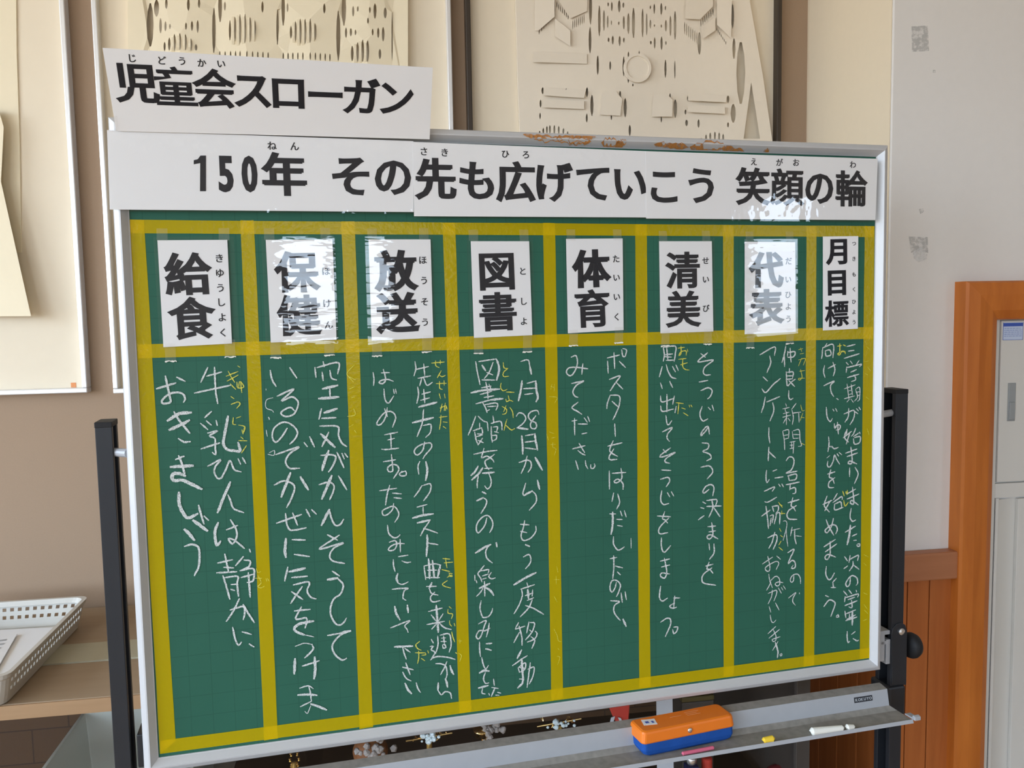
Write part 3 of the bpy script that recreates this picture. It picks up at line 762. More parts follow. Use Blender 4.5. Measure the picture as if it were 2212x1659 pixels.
def portal(name, loc, rot, sx, sy):
    l = bpy.data.lights.new(name, 'AREA')
    l.shape = 'RECTANGLE'
    l.size, l.size_y = sx, sy
    l.cycles.is_portal = True
    o = bpy.data.objects.new(name, l)
    COL.objects.link(o)
    o.location = loc
    o.rotation_euler = rot


R90 = math.pi / 2
for s0, s1, z0, z1 in REAR:
    portal('window_daylight', ((s0 + s1) / 2, YF - .12, (z0 + z1) / 2), (R90, 0, 0), s1 - s0, z1 - z0)
for s0, s1, z0, z1 in EAST:
    portal('window_daylight', (XE + .12, (s0 + s1) / 2, (z0 + z1) / 2), (R90, 0, R90), s1 - s0, z1 - z0)
for s0, s1, z0, z1 in LEFT:
    portal('window_daylight', (XL - .12, (s0 + s1) / 2, (z0 + z1) / 2), (R90, 0, -R90), s1 - s0, z1 - z0)

# projecting wall on the right
wr = MB()
wr.box(XR, XE + .15, YR, YB + .12, 0, ZT)
wall_right = struct(wr.build('wall_right', [M['wall_white']], bevel=.004))
FR = Plane([0, YR, 0], [1, 0, 0], [0, 0, 1])
pad = MB().box(XR - .0015, XR, YR + .002, YB, 0, ZT)
struct(pad.build('wall_return', M['wall_cream']))
# marks left on the wall
for q in ([(1969, 57), (2004, 55), (2007, 110), (1970, 112)], [(1963, 511), (2004, 512), (2005, 547), (1990, 540), (1968, 546)],
          [(2015, 151), (2021, 151), (2021, 157), (2015, 157)], [(1985, 452), (1994, 450), (1996, 458), (1988, 462)]):
    MB().poly(quad_px(FR, q, .0008)).build('tape_residue', M['grime'], wall_right, fix=False)
MB().poly(quad_px(FR, [(1972, 544), (1990, 533), (2003, 548), (2002, 560), (1985, 566), (1974, 558)], .0012)).build(
    'scuffed_patch', M['grime_pale'], wall_right, fix=False)

# wood panelling below the cap rail
ZRAIL = atY(1990, 1187, YR)[2]
XD = 1.262                                  # left side of the wood surround
pan = MB()
x = XR - .012
edges = [x] + [atY(p, 1400, YR - .01)[0] for p in (1957, 2004)] + [XD + .02]
for a, b in zip(edges[:-1], edges[1:]):
    pan.box(a + .0012, b - .0012, YR - .012, YR - .001, 0, ZRAIL - .03)
y = YR - .012
while y < YB - .01:
    e = min(y + .085, YB - .002)
    pan.box(XR - .012, XR - .001, y + .0012, e - .0012, 0, ZRAIL - .03)
    y = e
struct(pan.build('trim_1', M['panel_wood'], bevel=.0015))
rail = MB()
rail.box(XR - .035, XD + .004, YR - .032, YR - .0005, ZRAIL - .062, ZRAIL)
rail.box(XR - .035, XR - .0005, YR, YB - .002, ZRAIL - .062, ZRAIL)
struct(rail.build('trim_2', M['rail_wood'], bevel=.004))

# wood surround of the wall cabinet: left jamb and header, moulded front
FT = Plane([0, YR - .042, 0], [1, 0, 0], [0, 0, 1])
xo, zo = atY(2058, 800, YR)[0], atY(2057, 609, YR)[2]
XD = xo
xi = atY(2146, 800, YR - .02)[0]
xf = atY(2079, 800, YR - .042)[0]
zi = atY(2180, 660, YR - .02)[2]
jt = xi - xf


def jamb(mb, prof, z0):
    """prof: (distance from the outer edge, how far it stands out); mitred round the corner"""
    n = len(prof)
    low = [(xo + d, YR - s, z0) for d, s in prof]
    cor = [(xo + d, YR - s, zo - d) for d, s in prof]
    cor2 = [(xe - d, YR - s, zo - d) for d, s in prof]
    low2 = [(xe - d, YR - s, z0) for d, s in prof]
    pts = low + cor + cor2 + low2
    fs = []
    for i in range(n - 1):
        for q in range(3):
            fs.append((q * n + i, q * n + i + 1, (q + 1) * n + i + 1, (q + 1) * n + i))
    fs += [tuple(range(n)), tuple(range(4 * n - 1, 3 * n - 1, -1))]
    mb.mesh(pts, fs)


xe = xi + .75 + (xi - xo)
tw = xi - xo
jm = MB()
jamb(jm, [(0, 0), (0, .036), (.004, .042), (tw * .35, .045), (tw * .75, .040), (tw - .003, .030), (tw, .026), (tw, 0)], 0)
struct(jm.build('trim_3', M['trim_wood']))

# ---------------------------------------------------------------- wall cabinet inside the surround
wc = thing('wall_cabinet', 'cream metal wall cabinet set inside the orange-brown wood surround', 'cabinet', (xi + .3, YR, 0))
CF = Plane([0, YR - .010, 0], [1, 0, 0], [0, 0, 1])
zd0, zd1 = CF.px(2170, 1044)[2], CF.px(2170, 691)[2]
xd = CF.px(2155, 870)[0]
zr = CF.px(2170, 1075)[2]
xr0, xr1 = CF.px(2155, 1150)[0], CF.px(2196, 1200)[0]
body = MB()
XEND = xi + .75
body.box(xi, xd, YR - .010, YR - .0005, 0, zi)
body.box(xd, XEND, YR - .010, YR - .0005, zd1, zi)
body.box(xd, XEND, YR - .010, YR - .0005, zr, zd0)
body.box(xd, XEND, YR - .003, YR - .0005, zd0, zd1)
body.box(xr1, XEND, YR - .010, YR - .0005, 0, zr - .004)
body.build('body', M['cabinet_cream'], wc, bevel=.001)
dr = MB().box(xd + .002, xd + .55, YR - .014, YR - .004, zd0 + .004, zd1 - .002)
door = dr.build('door', M['cabinet_cream'], wc, bevel=.0015)
hx0, hz1 = CF.px(2174.5, 827)[0], CF.px(2180, 827)[2]
hx1, hz0 = CF.px(2190.5, 827)[0], CF.px(2180, 909)[2]
h = MB()
h.box(hx0, hx1, YR - .0165, YR - .0135, hz0, hz1)
h.box(hx0 + .002, hx1 - .002, YR - .019, YR - .016, hz0 + .004, (hz0 + hz1) / 2)
h.build('handle', M['handle_grey'], door, bevel=.0008, label='grey recessed handle')
CL = Plane([0, YR - .0145, 0], [1, 0, 0], [0, 0, 1])
lb = MB()
a0, b1 = CL.uv(2167, 697)
a1, b0 = CL.uv(2209, 734)
lb.pbox(CL, a0, a1, b0, b1, 0, .0004)
lab = lb.build('label', M['label_pale'], wc, label='pale blue printed label')
pr = MB()
hgt = b1 - b0
pr.pbox(CL, a0 + .001, a1 - .001, b1 - hgt * .22, b1 - .001, .0004, .0006)
for e in ((a0, a0 + .0008), (a1 - .0008, a1)):
    pr.pbox(CL, e[0], e[1], b0, b1, .0004, .0006)
pr.pbox(CL, a0, a1, b0, b0 + .0008, .0004, .0006)
rr = random.Random(3)
for j in range(5):
    zz = b1 - hgt * (.32 + .11 * j)
    xx = a0 + .003
    while xx < a1 - .006:
        l = rr.uniform(.003, .009)
        pr.pbox(CL, xx, min(xx + l, a1 - .003), zz - .0008, zz, .0004, .0006)
        xx += l + .0015
pr.build('printing', M['label_blue'], lab)
lw = MB()
cove = []
for q in range(9):
    t = q / 8
    cove.append((xr0 + (xr1 - xr0) * t, YR - .0005 - .009 * (1 - math.sin(t * math.pi / 2))))
n = len(cove)
lw.mesh([(a, b, 0) for a, b in cove] + [(a, b, zr - .004) for a, b in cove], [(i, i + 1, n + i + 1, n + i) for i in range(n - 1)])
lw.build('recessed_channel', M['cabinet_cream'], wc, smooth=True, fix=False)
MB().box(xr0 - .008, xr0 - .0005, YR - .0125, YR - .0095, 0, zr).build('channel_edge', M['cabinet_cream'], wc, bevel=.001)

# ================================================================ PICTURES ON THE BACK WALL
PW = Plane([0, YB, 0], [1, 0, 0], [0, 0, 1])


def picture(label, x0, x1, z0, z1, fm, bar, depth, mm):
    t = thing('framed_paper_relief', label, 'picture', ((x0 + x1) / 2, YB, z0), 0, 'framed paper reliefs on the wall')
    f = MB()
    for a0, a1, b0, b1 in ((x0, x1, z0, z0 + bar), (x0, x1, z1 - bar, z1), (x0, x0 + bar, z0 + bar, z1 - bar), (x1 - bar, x1, z0 + bar, z1 - bar)):
        f.box(a0, a1, YB - depth, YB - .001, b0, b1)
    f.build('frame', fm, t, bevel=.002)
    MB().box(x0 + bar, x1 - bar, YB - .008, YB - .002, z0 + bar, z1 - bar).build('mount_board', mm, t)
    return t


def lens(px, y0, y1, w):
    """leaf-shaped slit outline in photo coordinates"""
    ym, hh = (y0 + y1) / 2, (y1 - y0) / 2
    r = [(px + w / 2 * math.cos(a) * (abs(math.cos(a)) ** .3), ym + hh * math.sin(a)) for a in [2 * math.pi * i / 10 for i in range(10)]]
    return r


def cut_sheet(outline, holes, dist, mats, parent, name, ridge=None, depth=.0):
    """paper sheet standing `dist` off the wall with openings cut in it"""
    bm = bmesh.new()
    inv = ROOTM[parent].inverted()

    def loop(pts, d):
        vs = [bm.verts.new(inv @ Vector(PW.px(x, y, d))) for x, y in pts]
        return [bm.edges.new((vs[i], vs[(i + 1) % len(vs)])) for i in range(len(vs))]
    es = loop(outline, dist)
    for hpts in holes:
        es += loop(hpts, dist)
    bmesh.ops.triangle_fill(bm, edges=es, use_beauty=True, use_dissolve=False)
    # closed sides back to the mount
    n = len(outline)
    a = [bm.verts.new(inv @ Vector(PW.px(x, y, dist))) for x, y in outline]
    if ridge:
        for v in bm.verts:
            v.co.y -= ridge(v.co.x + ROOTM[parent].translation.x, v.co.z + ROOTM[parent].translation.z)
    b = []
    for v in a:
        c = v.co.copy()
        c.y = (inv @ Vector((0, YB - .009, 0))).y
        b.append(bm.verts.new(c))
    for i in range(n):
        j = (i + 1) % n
        bm.faces.new((a[i], a[j], b[j], b[i]))
    me = bpy.data.meshes.new(name)
    bm.to_mesh(me)
    bm.free()
    me.materials.append(mats)
    o = bpy.data.objects.new(name, me)
    COL.objects.link(o)
    o.parent = parent
    return o


BAR = .011
DW = .030
zb = atY(100, 851, YB - DW)[2]
zt = atY(800, -260, YB)[2]
xl1 = atY(163, 420, YB - DW)[0]
p1 = picture('cream paper relief in a silver frame, cut off by the photo\'s left edge', xl1 - .78, xl1, zb, zt, M['frame_silver'], BAR, DW, M['mount'])
xc0 = atY(220, 425, YB - DW)[0]
xc1 = atY(977, 150, YB - DW)[0]
p2 = picture('golden-lit cream paper relief in a silver frame above the heading sign', xc0, xc1, zb - .004, zt, M['frame_silver'], BAR, DW, M['mount'])
xq0 = atY(1008, 150, YB - DW)[0]
xq1 = atY(1689, 150, YB - DW)[0]
p3 = picture('ivory paper relief in a dark brown frame above the board\'s right half', xq0, xq1, zb, zt, M['frame_dark'], .012, DW, M['mount'])

# left relief: broad folded flap
fl = MB()
front = [(-260, 684, .020), (67, 683, .052), (32, 527, .046), (2, 392, .042), (8, 275, .038), (-3, 236, .035), (-260, 236, .018)]
fl.poly([PW.px(x, y, d) for x, y, d in front])
fl.build('folded_flap', M['relief'], p1, fix=False)
bk = MB()
bk.slab([PW.px(x, y, .012) for x, y in [(-260, 560), (46, 545), (42, 300), (36, 120), (32, -240), (-260, -240)]], PW.n, .004)
bk.build('backing_sheet', M['relief'], p1)
MB().pbox(PW, *sorted([PW.uv(156, 830)[0], PW.uv(167, 830)[0]]), *sorted([PW.uv(160, 836)[1], PW.uv(160, 826)[1]]), .008, .0088).build('seal', M['seal'], p1)

# centre relief: four upright panels with leaf-shaped openings
H2 = []
for s in '325 5 103 15;339 0 38 12;361 0 22 6;409 0 27 6;431.5 0 20 5;348 40 74 6;359 48 70 5;369 54 66 4;404 52 68 4;416.5 48 70 5;428.5 46 74 5;357 92 112 5;367.5 83 112 6;379 76 112 6;391 75 112 6;403 77 112 6;414 86 112 7;425 98 112 6;462.5 15 118 7;476 -20 50 9;486.5 5 25 5;568 5 30 5;497.7 45 90 5;509 38 93 5;520 33 98 5;531 33 97 5;542 40 93 5;552 48 82 5;599.8 20 100 5;612 -20 58 8;621.5 8 28 4;701 10 32 5;629 57 85 5;639 47 92 5;649.6 42 97 5;660 43 98 5;671 43 97 5;681.7 53 90 5;731 22 135 9;743 -20 58 10;763 15 38 5;773 16 28 4;799 18 32 4;810 10 44 7;832 18 42 7;795 42 55 4;747.5 60 83 5;758 62 80 5;768 66 78 4;805 65 80 4;817 62 85 5;827.6 60 92 6;761 100 134 6;772.6 93 136 6;783.6 88 137 6;794 90 138 7;820.6 108 130 6;847 25 135 3'.split(';'):
    a = [float(q) for q in s.split()]
    H2.append(lens(a[0], a[1], a[2], a[3]))
for i, xx in enumerate((475, 487, 499, 510, 520, 535, 547, 558, 569, 580)):
    H2.append(lens(xx, 111 + i * .4, 128 + i * .4, 3.2))
for i, xx in enumerate((612, 622.6, 633, 644, 655, 671, 682, 692.5, 703, 713)):
    H2.append(lens(xx, 114 + i * .4, 131 + i * .4, 3.2))
for xx in (361, 378, 395, 412, 430, 500, 520, 540, 560, 640, 660, 680, 760, 780, 800, 820):
    H2.append(lens(xx, -90, -35, 6))
PX0, PX1 = PW.px(300, 80)[0], PW.px(470, 80)[0]
_steps = [PW.px(q, 80)[0] for q in (276, 326, 466, 604, 736, 848, 882)]


def ridge2(x, z):
    for a, b in zip(_steps[:-1], _steps[1:]):
        if a <= x <= b:
            t = (x - a) / (b - a)
            return .010 * (1 - abs(2 * t - 1)) + .004 * t
    return 0


FOLD = (277, 301, 326, 396, 466, 535, 604, 670, 736, 792, 848, 865, 881)
cut_sheet([(277, -200)] + [(q, 215 + (q - 277) * .058) for q in FOLD] + [(q, -200) for q in FOLD[:0:-1]], H2, .022, M['relief'], p2, 'relief_sheet', ridge2)
# bent strips standing out between the openings
for (cx, y0, y1, w) in [(503, 36, 96, 5), (514, 32, 99, 5), (525.5, 31, 100, 5), (536.5, 33, 97, 5), (547, 40, 92, 5), (634, 48, 92, 5), (644.5, 42, 98, 5), (655, 40, 99, 5), (665.5, 42, 98, 5), (676, 47, 93, 5),
                        (373, 80, 112, 5), (385, 74, 112, 5), (397, 75, 112, 5), (409, 82, 112, 5), (767, 95, 136, 5), (778, 89, 136, 5), (789, 88, 138, 5)]:
    pts, fs = [], []
    for i in range(9):
        t = i / 8
        d = .031 + .009 * math.sin(math.pi * t)
        yy = y0 + (y1 - y0) * t
        pts += [PW.px(cx - w / 2, yy, d), PW.px(cx + w / 2, yy, d)]
    MB().mesh(pts, [(2 * i, 2 * i + 1, 2 * i + 3, 2 * i + 2) for i in range(8)]).build('bent_strip', M['relief'], p2, fix=False)

# right relief
H3 = []
for s in '1275 -20 55 7;1274 58 117 6;1197 -5 38 4;1294 12 80 6;1304 22 68 5;1312 34 62 4;1320 45 55 3;1336 47 55 3;1347 35 65 5;1357 28 75 6;1368 16 84 7;1313 6 15 3;1321 5 25 4;1337 1 28 6;1346 6 18 4;1314 82 92 4;1323 78 97 5;1338 78 100 5;1347 82 93 4;1388 18 82 5;1397 28 78 4;1405 42 62 4;1414 52 58 3;1429 52 60 3;1439 42 68 5;1449 33 78 5;1459 22 86 6;1413.6 8 30 4;1429 6 32 5;1438 12 22 3;1405 12 20 3;1406 88 96 4;1414.5 80 105 4;1429.5 78 108 5;1439 88 97 3;1511.7 68 118 8;1582.7 8 62 6;1585.5 82 128 7;1600 88 228 19;1290.6 120 163 5;1317.5 133 152 4;1346.7 122 166 5;1402.8 130 168 3;1357 112 125 3;1380.5 110 126 3;1356.7 164 180 3;1366.7 181 187 3;1438 128 168 5;1458.5 130 170 3;1172.5 188 203 5;1267.5 189 210 5;1278 205 252 7;1223 191 203 3;1168 215 232 4;1167 243 257 3;1267 246 265 4;1339 197 212 4;1350 212 254 7;1320 248 260 3;1448 201 215 3;1459.5 214 254 8;1429 252 264 3;1487.5 206 218 5;1519 206 220 5;1573 206 222 5;1481.7 236 247 4;1484 258 272 6;1510 257 276 5;1573 264 275 4;1584 224 266 11;1360 270 294 5;1166 282 290 3;1174 276 290 4;1181.6 272 290 4;1188 270 290 4;1197.5 270 290 4;1207 272 290 4;1217 277 290 4;1226 284 291 3;1516 297 304 3;1526 290 304 4;1535 286 304 4;1545 284 304 4;1554 286 304 4;1562.6 289 304 4'.split(';'):
    a = [float(q) for q in s.split()]
    H3.append(lens(a[0], a[1], a[2], a[3]))
for i in range(7):
    H3.append(lens(1165 + i * 5, 52 - i * 5.5, 74 - i * 5.5, 2.4))
    H3.append(lens(1203 + i * 4, 3 + i * 4.2, 18 + i * 4.2, 1.8))
    H3.append(lens(1204 + i * 4.4, 56 + i * 3, 78 + i * 3.4, 1.6))
    H3.append(lens(1237 + i * 4, 44 - i * 2, 64 - i * 2, 1.8))
    H3.append(lens(1480 + i * 4.4, 46 + i * 3.6, 74 + i * 3.6, 2.4))
    H3.append(lens(1515 + i * 4.3, 41 - i * 4, 57 - i * 4, 2.2))
    H3.append(lens(1549 + i * 3.2, 58 + i * 5, 66 + i * 5, 1.6))
H3.append([(1622, 178), (1641, 300), (1606, 300)])


def ridge3(x, z):
    return .003 * math.sin(x * 14)


cut_sheet([(1109, -200), (1120, 200), (1126, 330), (1670, 335), (1667, 303), (1647, 165), (1617, -10), (1585, -200)], H3, .022, M['relief_grey'], p3, 'relief_sheet', ridge3)


def raised(pts, d0, d1, sl=0):
    """low folded plate: outline in photo coordinates, standing d1 off the wall, one side lifted by sl"""
    mb = MB()
    d1, sl = .026 + (d1 - .026) * .7, sl * .5
    n = len(pts)
    xs = [p[0] for p in pts]
    f = [PW.px(x, y, d1 + sl * (x - min(xs)) / (max(xs) - min(xs) + 1e-6)) for x, y in pts]
    b = [PW.px(x, y, d0) for x, y in pts]
    mb.hexa(f, b).build('folded_plate', M['relief_grey'], p3)


raised([(1155, -30), (1198, -30), (1198, 36), (1163, 66), (1155, 66)], .026, .027, .010)
raised([(1199, 40), (1232, 66), (1232, 100), (1199, 78)], .026, .030, .006)
raised([(1206, 0), (1270, -20), (1268, 24), (1232, 40)], .026, .036, -.008)
raised([(1151, 112), (1268, 116), (1268, 138), (1151, 134)], .026, .034, -.006)
raised([(1482, -20), (1540, -20), (1540, 14), (1512, 42), (1480, 40)], .026, .036, -.008)
raised([(1514, 60), (1545, 36), (1545, 66), (1518, 84)], .026, .034, -.004)
raised([(1549, 0), (1581, 0), (1579, 82), (1549, 54)], .026, .030, .006)
raised([(1174, 190), (1265, 196), (1262, 212), (1174, 206)], .026, .036)
raised([(1172, 214), (1262, 218), (1262, 236), (1172, 232)], .026, .034)
raised([(1302, 196), (1330, 196), (1344, 214), (1340, 250), (1296, 248), (1298, 212)], .026, .034)
raised([(1412, 204), (1442, 204), (1453, 216), (1452, 252), (1408, 252), (1410, 214)], .026, .034)
raised([(1486, 203), (1570, 207), (1568, 221), (1486, 217)], .026, .036)
raised([(1486, 226), (1566, 230), (1566, 246), (1486, 242)], .026, .034)
ci = MB()
c = PW.px(1376, 148, .026)
ci.lathe(c, [(.034, 0), (.034, .006), (.028, .006), (.028, .003)], axis=(0, -1, 0), seg=28)
ci.build('round_boss', M['relief_grey'], p3)

# ================================================================ DISPLAY CABINET BELOW THE PICTURES
YC = 1.55
ZC0 = atY(150, 1513, YC)[2]                  # cabinet top
XC1 = atY(1750, 1600, YC)[0]
XC0 = -2.3
dc = thing('display_cabinet', 'low brown glass-fronted display cabinet along the wall behind the board', 'cabinet', ((XC0 + XC1) / 2, (YC + YB) / 2, 0))
tp = MB().box(XC0, XC1, YC + .004, YB - .013, ZC0 - .024, ZC0)
tp.build('top', M['cabinet_wood'], dc, bevel=.002)
MB().box(XC0, XC1, YC, YC + .004, ZC0 - .026, ZC0 - .001).build('front_edge', M['cabinet_edge'], dc)
ya, yb2 = atZ(200, 1430, ZC0)[1], atZ(200, 1391, ZC0)[1]
MB().box(XC0, XC1, ya, yb2, ZC0, ZC0 + .003).build('pale_strip', M['strip_pale'], dc)  # pale grey-green band raised on the cabinet top
bp = MB().box(XC0, XC1, YB - .016, YB - .006, .06, ZC0 - .025)
bm_ = mat('cabinet back panel', (.105, .054, .026), .6, .2)
_N, _L = bm_.node_tree.nodes, bm_.node_tree.links
_b = _N.new('ShaderNodeTexBrick')
_b.inputs['Scale'].default_value = 1
_b.inputs['Brick Width'].default_value = .16
_b.inputs['Row Height'].default_value = .08
_b.inputs['Mortar Size'].default_value = .0015
_b.inputs['Color1'].default_value = (.105, .054, .026, 1)
_b.inputs['Color2'].default_value = (.092, .047, .023, 1)
_b.inputs['Mortar'].default_value = (.055, .03, .018, 1)
_t = _N.new('ShaderNodeTexCoord')
_s = _N.new('ShaderNodeSeparateXYZ')
_c = _N.new('ShaderNodeCombineXYZ')
_L.new(_t.outputs['Object'], _s.inputs[0])
_L.new(_s.outputs['X'], _c.inputs['X'])
_L.new(_s.outputs['Z'], _c.inputs['Y'])
_L.new(_c.outputs[0], _b.inputs['Vector'])
_L.new(_b.outputs['Color'], _N['Principled BSDF'].inputs['Base Color'])
bp.build('back_panel', bm_, dc)
MB().box(XC0, XC1, YC, YB - .006, 0, .06).build('plinth', M['cabinet_dark'], dc)
MB().box(XC0, XC0 + .02, YC + .012, YB - .02, .06, ZC0 - .024).build('side_panel', M['cabinet_wood'], dc)
MB().box(XC1 - .008, XC1, YC + .03, YB - .02, .06, ZC0 - .024).build('side_panel', M['cabinet_dark'], dc)
xp = atY(1721, 1600, YC)[0]
for a, b in ((xp, XC1), (XC0, XC0 + .03), (-.80, -.775)):
    MB().box(a, b, YC + .001, YC + .026, .06, ZC0 - .026).build('corner_post', M['cabinet_dark'], dc, bevel=.001)
MB().box(-.774, xp - .001, YC + .010, YC + .014, .06, ZC0 - .026).build('glass_pane', M['glass'], dc)
MB().box(XC0 + .031, -.801, YC + .010, YC + .014, .06, ZC0 - .026).build('glass_pane', M['glass'], dc)
ZSH = .465
MB().box(XC0 + .021, -.351, YC + .03, YB - .017, ZSH - .012, ZSH).build('shelf', M['shelf_pale'], dc)
MB().box(-.35, XC1 - .03, YC + .03, YB - .017, ZSH - .012, ZSH).build('shelf', mat('brown shelf darkened for shade', (.045, .028, .018), .5, .2), dc, label='brown shelf darkened for shade')  # same shelf, coloured dark to stand for the shade inside the cabinet
# upright divider seen in the gap
xv = atY(662, 1640, 1.62)[0]
MB().box(xv, xv + .003, 1.60, YB - .02, ZSH + .001, ZC0 - .026).build('glass_divider', M['glass'], dc)

# ---------------------------------------------------------------- basket and papers on the cabinet
ZBR = ZC0 + .060
bR = atZ(185, 1288, ZBR)
bF = atZ(14, 1462, ZBR)
xr_ = (bR[0] + bF[0]) / 2
yk, yf = bR[1], bF[1] + .006
wid, fl_ = .31, .012
bx0 = xr_ - wid
bas = thing('plastic_basket', 'white plastic basket with rows of square holes at the photo\'s left edge', 'basket', ((bx0 + xr_) / 2, (yk + yf) / 2, ZC0 + .0035))
zb0 = ZC0 + .0035


def ring(z, ins, r=.022, seg=5):
    out = []
    for cx, cy, a0 in ((xr_ - ins - r, yk - ins - r, 0), (bx0 + ins + r, yk - ins - r, 90), (bx0 + ins + r, yf + ins + r, 180), (xr_ - ins - r, yf + ins + r, 270)):
        for i in range(seg + 1):
            a = math.radians(a0 + 90 * i / seg)
            out.append((cx + r * math.cos(a), cy + r * math.sin(a), z))
    return out


def skin(mb, rings):
    n = len(rings[0])
    pts = [p for r in rings for p in r]
    fs = []
    for i in range(len(rings) - 1):
        for k2 in range(n):
            l = (k2 + 1) % n
            fs.append((i * n + k2, i * n + l, (i + 1) * n + l, (i + 1) * n + k2))
    mb.mesh(pts, fs)


bmb = MB()
# solid shell (front, right, left, floor); the far wall is built as a grid with holes
skin(bmb, [ring(zb0, fl_), ring(zb0 + .006, fl_ * .86), ring(ZBR - .044, fl_ * .70)])
skin(bmb, [ring(ZBR - .012, fl_ * .12), ring(ZBR - .008, -.002), ring(ZBR, -.004), ring(ZBR, .004), ring(ZBR - .010, .008)])
bmb.poly(ring(zb0, fl_))
rA, rB = ring(ZBR - .044, fl_ * .70), ring(ZBR - .012, fl_ * .12)
# perforated band: square holes all round
n = len(rA)
for i in range(n):
    j = (i + 1) % n
    A0, A1, B0, B1 = map(np.array, (rA[i], rA[j], rB[i], rB[j]))
    Lg = np.linalg.norm(A1 - A0)
    k2 = max(1, int(round(Lg / .0145)))
    for q in range(k2):
        for r0, r1, solid in ((0, .20, 1), (.20, .42, 0), (.42, .70, 1), (.70, .92, 0), (.92, 1, 1)):
            for t0, t1, s2 in ((0, .5, solid), (.5, 1, 1)):
                if not s2 and Lg > .02:
                    continue
                f0, f1 = (q + t0) / k2, (q + t1) / k2

                def pt(f, r):
                    return (A0 + (A1 - A0) * f) * (1 - r) + (B0 + (B1 - B0) * f) * r
                bmb.poly([pt(f0, r0), pt(f1, r0), pt(f1, r1), pt(f0, r1)])
bo = bmb.build('body', M['basket'], bas, fix=False)
sd = bo.modifiers.new('thickness', 'SOLIDIFY')
sd.thickness = .0016
zp = ZC0 + .007
pp = MB()
for i, (dx, dy, rot, lx, ly) in enumerate(((-.02, .0, .06, .19, .27), (.0, .03, -.10, .18, .25), (-.035, -.02, .18, .17, .24))):
    cx, cy = (bx0 + xr_) / 2 + .02 + dx, (yk + yf) / 2 + dy
    co, si = math.cos(rot), math.sin(rot)
    q = [(cx + co * a - si * b, cy + si * a + co * b, zp + .003 * i + .005 * (b > 0) + .002 * (a > 0)) for a, b in ((-lx / 2, -ly / 2), (lx / 2, -ly / 2), (lx / 2, ly / 2), (-lx / 2, ly / 2))]
    s = tag(MB().slab(q, (0, 0, 1), .0012).build('paper_sheet', M['paper']),
            ('white paper sheet lying lowest in the plastic basket', 'white paper sheet in the middle of the pile in the basket', 'printed white paper sheet lying on top in the plastic basket')[i], 'paper', 'papers in the basket')
    if i == 2:
        t = MB()
        q = [np.array(p) for p in q]
        ex, ey = (q[1] - q[0]), (q[3] - q[0])
        for r in range(9):
            u0 = .08
            while u0 < .9:
                l = rr.uniform(.03, .12)
                a0, a1 = .9 - .09 * r, .9 - .09 * r - .03
                t.poly([q[0] + ex * a + ey * b + np.array([0, 0, .0005]) for a, b in ((u0, a1), (min(.92, u0 + l), a1), (min(.92, u0 + l), a0), (u0, a0))])
                u0 += l + .03
        ob = t.build('printing', M['alu_grey'], s, fix=False)

# milky tray inside the cabinet, lower left
zt_ = .665
tl0, tl1 = atZ(186, 1540, zt_), atZ(98, 1655, zt_)
tx0 = (tl0[0] + tl1[0]) / 2
ty1, ty0 = tl0[1], 1.585
tr_ = thing('plastic_tray', 'milky clear plastic tray inside the cabinet behind the left leg', 'tray', (tx0 + .13, (ty0 + ty1) / 2, ZSH))
tm = MB()


def rect(z, ins):
    return [(tx0 + ins, ty0 + ins, z), (tx0 + .27 - ins, ty0 + ins, z), (tx0 + .27 - ins, ty1 - ins, z), (tx0 + ins, ty1 - ins, z)]


skin(tm, [rect(zt_ - .004, -.006), rect(zt_, -.006), rect(zt_, 0), rect(ZSH + .003, .018)])
tm.poly(rect(ZSH + .003, .018))
o = tm.build('body', M['clear_plastic'], tr_, fix=False)
o.modifiers.new('thickness', 'SOLIDIFY').thickness = .002

# ---------------------------------------------------------------- things inside the cabinet seen below the board


